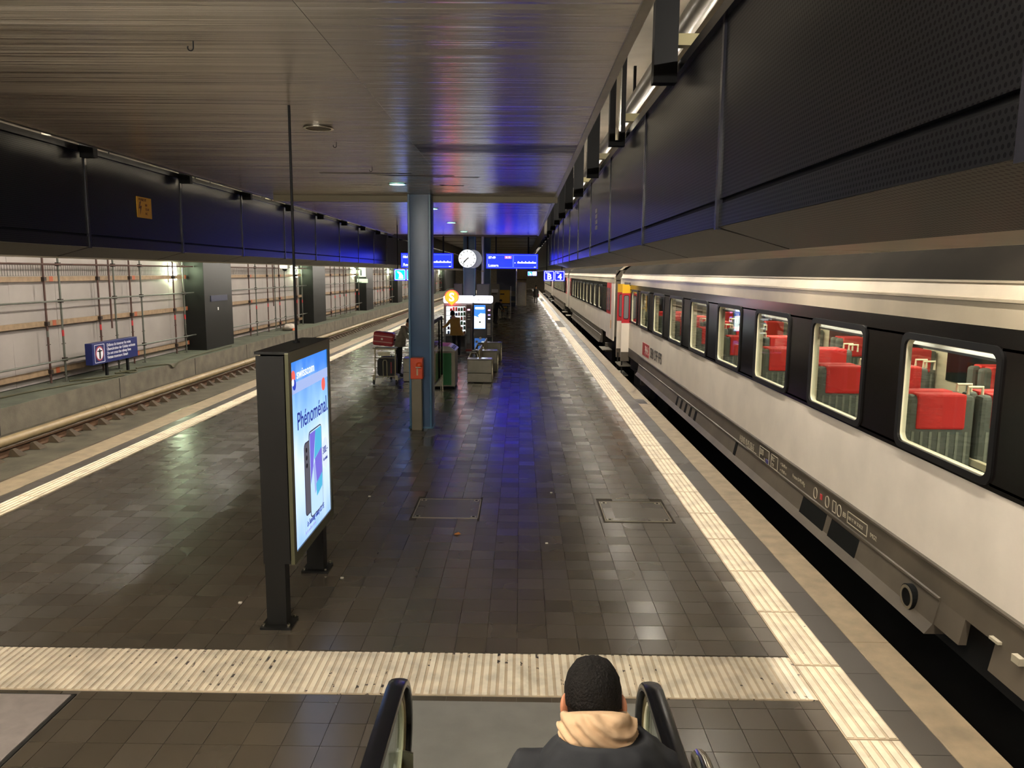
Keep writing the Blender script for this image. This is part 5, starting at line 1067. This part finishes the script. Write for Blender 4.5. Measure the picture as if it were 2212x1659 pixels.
def person(label, loc, rot, J, mats, bulk=1.0, curl=.5):
    """one continuous body grown over a skeleton; slots: trousers, top, skin, shoes"""
    names = list(J); me = bpy.data.meshes.new('person'); me.from_pydata([J[n] for n in names], [(names.index(a), names.index(b)) for a, b, _ in BONES], [])
    ob = bpy.data.objects.new('person', me); COL.objects.link(ob); md = ob.modifiers.new('skin', 'SKIN'); md.use_smooth_shade = True
    lay = me.skin_vertices[0].data
    for i, n in enumerate(names):
        r = RAD.get(n) or RAD[n[:-1]]; b = bulk if n not in ('neck', 'headb', 'headt') and n[:-1] not in ('wr', 'ank', 'toe') else 1.0
        lay[i].radius = (r[0]*b, r[1]*b); lay[i].use_root = (n == 'pelvis')
    sb = ob.modifiers.new('sub', 'SUBSURF'); sb.levels = 2; sb.render_levels = 2
    bpy.context.view_layer.update(); dg = bpy.context.evaluated_depsgraph_get(); nm = bpy.data.meshes.new_from_object(ob.evaluated_get(dg)); ob.modifiers.clear(); ob.data = nm
    nm.materials.clear()
    for m in mats: nm.materials.append(m)
    seg = [(Vector(J[a]), Vector(J[b]), c) for a, b, c in BONES]
    for p in nm.polygons:
        best = (9, 0)
        for a, b, c in seg:
            t = max(0, min(1, (p.center-a).dot(b-a)/max(1e-6, (b-a).length_squared))); d = (p.center-(a+(b-a)*t)).length-(.03 if c == 2 else 0)
            if d < best[0]: best = (d, c)
        p.material_index = best[1]; p.use_smooth = True
    # hands: palm and five bent fingers, joined into the body mesh
    import bmesh
    bm = bmesh.new(); bm.from_mesh(nm); mb = MB()
    for s in 'LR':
        w = Vector(J['wr'+s]); d = (w-Vector(J['el'+s])).normalized(); side = 1 if s == 'R' else -1
        u = d.cross(Vector((side, .3, 0))); u = u.normalized() if u.length > .1 else Vector((0, 1, 0)); v = d.cross(u).normalized(); pc = w+d*.05
        mb.tube([w-d*.01, w+d*.03, pc, w+d*.085], [.028, .034, .038, .030], 8, True, (1, .62))
        for i in range(4):
            b0 = w+d*.08+v*(.027-.018*i); l = (.062, .072, .068, .052)[i]; mb.tube([b0, b0+d*l*.5+u*l*.12*curl*2, b0+d*l*.8+u*l*.45*curl*2], [.0095, .009, .007], 6)
        b0 = w+d*.035+v*.034; mb.tube([b0, b0+d*.03+v*.022, b0+d*.055+v*.026+u*.01], [.011, .010, .008], 6)
    o0 = len(bm.verts); vs = [bm.verts.new(v) for v in mb.v]
    for f in mb.f:
        try: q = bm.faces.new([vs[i] for i in f]); q.material_index = 2; q.smooth = True
        except ValueError: pass
    bm.to_mesh(nm); bm.free(); ob.location = loc; ob.rotation_euler = (0, 0, rot); tag(ob, label, 'person'); ORG[ob.name] = Vector((0, 0, 0)); return ob
def head_bits(p, J, hair, length=.0, face=True):
    hb, ht = Vector(J['headb']), Vector(J['headt']); ax = (ht-hb).normalized(); c = hb+(ht-hb)*.62; fw = Vector((0, 1, 0)); fw = (fw-ax*fw.dot(ax)).normalized(); sd = fw.cross(ax)
    mb = MB(); mb.sph((0, 0, 0), (1, 1, 1), 18, 12)
    def tr(v, rx, ry, rz, off): return c+off+sd*v[0]*rx+fw*v[1]*ry+ax*v[2]*rz
    v2 = []
    for v in mb.v:
        y = v[1]; z = v[2]
        if y > .25 and z < .45: v = (v[0]*.8, .15, z)           # open at the face
        if z < -.35-length: v = (v[0]*.75, min(v[1], -.15), max(z, -.75-length))
        v2.append(tuple(tr(v, .083, .098, .105+length*.05, ax*.018-fw*.012)))
    mb.v = v2; mb.build('hair', hair, p, smooth='all')
    if face:
        for s in (-1, 1):
            e = MB(); e.sph(tuple(c+sd*s*.03+fw*.082+ax*.0), .010, 8, 6); e.build('eye', m_black, p); e = MB(); e.sph(tuple(c+sd*s*.079-ax*.01), (.012, .018, .028), 8, 6); e.build('ear', m_skin, p, smooth='all')
        n = MB(); n.sph(tuple(c+fw*.094-ax*.022), (.011, .016, .018), 8, 6); n.build('nose', m_skin, p, smooth='all'); n = MB(); n.sph(tuple(c+fw*.083-ax*.055), (.022, .008, .006), 8, 6); n.build('mouth', M('lips', '#8a4a40', .5), p, smooth='all')
def skirt_of(p, name, mt, rings):
    """garment hem as a loft of ellipses (cx,cy,z,rx,ry), slightly wavy"""
    R = []
    for (cx, cy, z, rx, ry) in rings: R.append([(cx+rx*math.cos(a)*(1+.03*math.sin(5*a)), cy+ry*math.sin(a)*(1+.03*math.cos(4*a)), z) for a in [2*math.pi*i/24 for i in range(24)]])
    return MB().loft(R, True, False).build(name, mt, p, smooth='all')
# walker far down the platform
J = upright(1.80); J['kneeL'] = (-.09, .10, .52); J['ankL'] = (-.09, .04, .12); J['ankR'] = (.09, -.14, .11); J['toeR'] = (.09, -.02, .04)
m_coat = M('coat_charcoal', '#2b2a2e', .8); m_jean = M('trousers_dark', '#17171d', .8); m_shoe = M('shoes_dark', '#121212', .6)
w = person('person in a long dark coat walking away along the train', (1.47, 74.0, 0), 0, J, [m_jean, m_coat, m_skin, m_shoe]); head_bits(w, J, m_hairb); skirt_of(w, 'coat', m_coat, [(0, 0, 1.42, .19, .13), (0, 0, 1.15, .20, .15), (0, 0, .95, .22, .17), (0, 0, .62, .26, .21)])
MB().bx(.20, .30, .0, .25, .70, .95).build('red_bag', m_tred, w)
# person by the trolley, leaning to the right, hand at the face
J = upright(1.74)
J.update(waist=(0, .05, 1.10), chest=(0, .12, 1.30), neck=(0, .22, 1.45), headb=(0, .29, 1.52), headt=(0, .34, 1.61), shL=(-.17, .14, 1.40), elL=(-.20, .36, 1.22), wrL=(-.08, .40, 1.40), shR=(.17, .14, 1.40), elR=(.22, .30, 1.14), wrR=(.16, .52, 1.12))
m_jack = M('jacket_grey', '#8a8376', .7, var=.25, vscale=9)
g = person('person in a grey jacket leaning behind the blue column', (-3.45, 21.75, 0), -math.pi/2, J, [m_jean, m_jack, m_skin, m_shoe], 1.12); head_bits(g, J, m_hairb)
skirt_of(g, 'jacket_hem', m_jack, [(0, .08, 1.20, .185, .145), (0, .05, 1.02, .185, .15), (0, .03, .88, .19, .155)]); skirt_of(g, 'collar', M('collar_white', '#c9c4ba', .7), [(0, .17, 1.42, .10, .10), (0, .20, 1.47, .075, .075)])
# woman in the mustard jacket at the machine
J = upright(1.66)
J.update(waist=(-.02, .03, 1.02), chest=(-.05, .12, 1.20), neck=(-.09, .20, 1.36), headb=(-.11, .25, 1.43), headt=(-.125, .28, 1.53), shL=(-.20, .14, 1.29), elL=(-.34, .30, 1.08), wrL=(-.48, .44, 1.00), shR=(.10, .14, 1.31), elR=(.06, .34, 1.10), wrR=(-.10, .46, 1.02))
m_must = M('jacket_mustard', '#a8813c', .75, var=.08, vscale=6)
wm_ = person('person in a mustard jacket bending before the snack machine', (-2.27, 27.35, 0), math.radians(8), J, [m_jean, m_must, m_skin, m_shoe], 1.05); head_bits(wm_, J, m_hairb, .25)
skirt_of(wm_, 'jacket', m_must, [(-.05, .12, 1.27, .19, .13), (-.03, .07, 1.08, .185, .145), (0, .02, .92, .22, .17), (.02, -.01, .76, .26, .20)])
# dark figure beside the notice board
J = upright(1.62); J.update(waist=(0, .06, .98), chest=(0, .18, 1.12), neck=(0, .30, 1.22), headb=(0, .36, 1.27), headt=(0, .42, 1.34), shL=(-.17, .2, 1.2), shR=(.17, .2, 1.2), elL=(-.2, .4, 1.0), elR=(.2, .4, 1.0), wrL=(-.14, .52, .82), wrR=(.14, .52, .82))
dkp = person('person in black bending over beside the grey notice board', (-1.46, 44.6, 0), -.9, J, [m_jean, m_shoe, m_skin, m_shoe], 1.2); head_bits(dkp, J, m_hairb)

# ---- the man on the escalator (seen from behind)
m_jk = M('jacket_slate', '#232427', .8, spec=.25, var=.15, vscale=8, bump=.5, bscale=9); m_hood = M('hood_cream', '#c9a884', .9, spec=.2, bump=.5, bscale=22); m_trs = M('trousers_black', '#15161a', .8)
J = {k: (v[0], v[1], v[2]) for k, v in upright(1.70).items()}
J.update(chest=(0, .0, 1.28), neck=(0, .03, 1.40), headb=(0, .075, 1.44), headt=(0, .095, 1.50), elL=(-.25, .06, 1.12), wrL=(-.08, .30, 1.18), elR=(.25, .06, 1.12), wrR=(.06, .31, 1.18), shL=(-.19, 0, 1.38), shR=(.19, 0, 1.38))
MAN = (.215, 1.90, .29)
man = person('person in a dark slate jacket with a cream hood riding the escalator', MAN, 0, J, [m_trs, m_jk, m_skin, m_shoe], 1.1)
def wrap(mb, amp, sc, seed): mb.v = [(x+noise.noise(Vector((x*sc+seed, y*sc, z*sc)))*amp, y+noise.noise(Vector((x*sc, y*sc+seed, z*sc)))*amp, z+noise.noise(Vector((x*sc, y*sc, z*sc+seed)))*amp*.6) for x, y, z in mb.v]; return mb
# jacket: torso with padded collar and sleeves, all in the man's own frame
RG = [(0, 0, .78, .225, .165, 0), (0, 0, .95, .225, .165, 0), (0, -.01, 1.13, .235, .165, 0), (.012, -.015, 1.26, .238, .16, 0), (.02, -.02, 1.34, .218, .152, 0), (.028, -.030, 1.41, .195, .152, .012), (.032, -.034, 1.46, .168, .148, .024), (.016, -.026, 1.508, .118, .114, .034), (.004, -.015, 1.490, .085, .082, .02)]
R = []
for q in range(len(RG)-1):
    for u in range(5):
        t_ = u/5; cx, cy, z, rx, ry, tilt = [RG[q][n_]*(1-t_)+RG[q+1][n_]*t_ for n_ in range(6)]
        ring = []
        for i_ in range(64):
            a = 2*math.pi*i_/64; x = cx+rx*(abs(math.cos(a))**.85)*(1 if math.cos(a) > 0 else -1); y = cy+ry*math.sin(a)
            d = .012*noise.noise(Vector((x*11, y*11, z*20)))+.008*noise.noise(Vector((x*26+3, y*26, z*34))); ring.append((x*(1+d*4), y+d*math.sin(a)*1.5, z-tilt*math.sin(a)+.05*min(0, x-cx)*(z > 1.3)+d*.6))
        R.append(ring)
jk = MB().loft(R, True, False).build('jacket', m_jk, man, smooth='all')
for s in (-1, 1):
    dz = -.055 if s < 0 else .0; mb = MB(); pts = [(s*.150, -.01, 1.36+dz), (s*.205, .0, 1.305+dz), (s*.255, .02, 1.19), (s*.262, .06, 1.09), (s*.20, .18, 1.12), (s*.10, .28, 1.165)]
    pts2, rs2 = [], []; rs = [.085, .086, .078, .074, .064, .052]
    for q in range(5):
        for u in range(4): t_ = u/4; pts2.append([pts[q][n_]*(1-t_)+pts[q+1][n_]*t_ for n_ in range(3)]); rs2.append((rs[q]*(1-t_)+rs[q+1]*t_)*(1+.05*math.sin((q*4+u)*2.4)))
    mb.tube(pts2, rs2, 20); wrap(mb, .014, 12, 5).build('sleeve', m_jk, jk, smooth='all')
for k_, (x0, x1, y0, z0) in enumerate(((-.10, .02, -.155, 1.36), (.0, .13, -.155, 1.30))):   # seams of the down jacket
    MB().tube([(x0, y0, z0), ((x0+x1)/2, y0-.012, z0-.03), (x1, y0, z0+.01)], .006, 6).build('seam', m_black, jk)
# hood: thick soft collar folded round the neck
HG = [(.066, .052, .035, 1.545, .09), (.076, .064, .026, 1.580, .09), (.088, .083, .008, 1.592, .09), (.099, .094, -.002, 1.576, .085), (.104, .100, -.006, 1.550, .065), (.102, .098, -.006, 1.522, .045), (.096, .088, -.008, 1.50, .03), (.08, .07, -.010, 1.475, .01)]
mb = MB(); rings = []
for q in range(len(HG)-1):
    for u in range(4):
        t_ = u/4; rx, ry, cy, z0, drop = [HG[q][n_]*(1-t_)+HG[q+1][n_]*t_ for n_ in range(5)]; ring = []
        for i_ in range(72):
            a = 2*math.pi*i_/72; x, y = rx*math.cos(a), cy+ry*math.sin(a)
            f_ = .010*math.sin(2.2*(z0*70+3*math.sin(a*1.5)+2*math.cos(a)))*max(0, min(1, (q+t_-1)/2))+.012*noise.noise(Vector((x*14, y*14, z0*26)))+.005*noise.noise(Vector((x*34, y*34, z0*50)))
            ring.append((x*(1+f_*5), y+f_*math.sin(a)*.9, z0-drop*(math.sin(a)+1)/2+f_*.4))
        rings.append(ring)
mb.loft(rings, True, False).build('hood', m_hood, man, smooth='all')
# head: skull with nape, ears, face; short tapered hair
HC = Vector((-.002, .10, 1.536)); tlt = math.radians(14)
def hd(v): 
    y, z = v[1], v[2]; return (HC.x+v[0], HC.y+y*math.cos(tlt)+z*math.sin(tlt), HC.z-y*math.sin(tlt)+z*math.cos(tlt))
mb = MB(); mb.sph((0, 0, 0), (.072, .090, .108), 28, 20)
def skull(v):
    x, y, z = v
    if z < -.02 and y > 0: x *= 1-.9*min(.1, -z-.02)*2.2; 
    if z < -.03 and y < 0: y *= 1-min(.5, (-z-.03)*4)
    return hd((x, y, z))
mb.v = [skull(v) for v in mb.v]; mb.build('head', m_skin, man, smooth='all')
for s in (-1, 1):
    e = MB(); e.sph((0, 0, 0), (1, 1, 1), 14, 10); e.v = [hd((s*(.077+.012*v[0]+max(0, -v[1])*.010), -.012+.020*v[1], -.018+.033*v[2])) for v in e.v]; e.build('ear', M('ear_skin', '#cf8a66', .5), man, smooth='all')
    e = MB(); e.sph(hd((s*.03, .086, .005)), .011, 10, 8); e.build('eye', m_black, man)
e = MB(); e.sph(hd((0, .10, -.02)), (.013, .02, .02), 10, 8); e.build('nose', m_skin, man, smooth='all'); e = MB(); e.sph(hd((0, .088, -.058)), (.024, .01, .007), 10, 6); e.build('mouth', M('lips', '#8a4a40', .5), man, smooth='all')
m_hair = M('hair_man', '#0d0906', .75, spec=.2, var=.35, vscale=45, bump=.8, bscale=160); m_fade = M('hair_taper', '#1f150f', .75, spec=.2, var=.35, vscale=60, bump=.6, bscale=200)
def hairshell(z_lo, rx, ry, rz, nm, mt, zmax=9):
    mb = MB(); mb.sph((0, 0, 0), (1, 1, 1), 40, 26); out = []; sg = lambda q: (abs(q)**.86)*(1 if q > 0 else -1); mb.v = [(sg(v[0])*rx, sg(v[1])*ry-.004, sg(v[2])*rz+.006) for v in mb.v]
    for v in mb.v:
        x, y, z = v; lim = z_lo if y < .02 else z_lo+(y-.02)*1.25
        if z < lim: f = .86; x, y, z = x*f, (y+.004)*f-.004, lim-.004
        n_ = noise.noise(Vector((x*60, y*60, z*60)))*.0035; l = math.sqrt(x*x+y*y+z*z) or 1
        if z < -.03 and y < 0: y *= 1-min(.5, (-z-.03)*4)
        out.append(hd((x+x/l*n_, y+y/l*n_, z+z/l*n_)))
    mb.v = out; mb.build(nm, mt, man, smooth='all')
hairshell(-.105, .0755, .095, .100, 'hair_taper', m_fade); hairshell(-.012, .0795, .099, .106, 'hair', m_hair)
ph = thing('mobile_phone', 'dark phone held in the hands of the person on the escalator', 'phone', (.21, 2.33, 1.5)); MB().obx(Matrix.Translation((.205, 2.33, 1.515)) @ Matrix.Rotation(math.radians(50), 4, 'X'), .075, .008, .15).build('slab', m_black, ph, bev=.004)
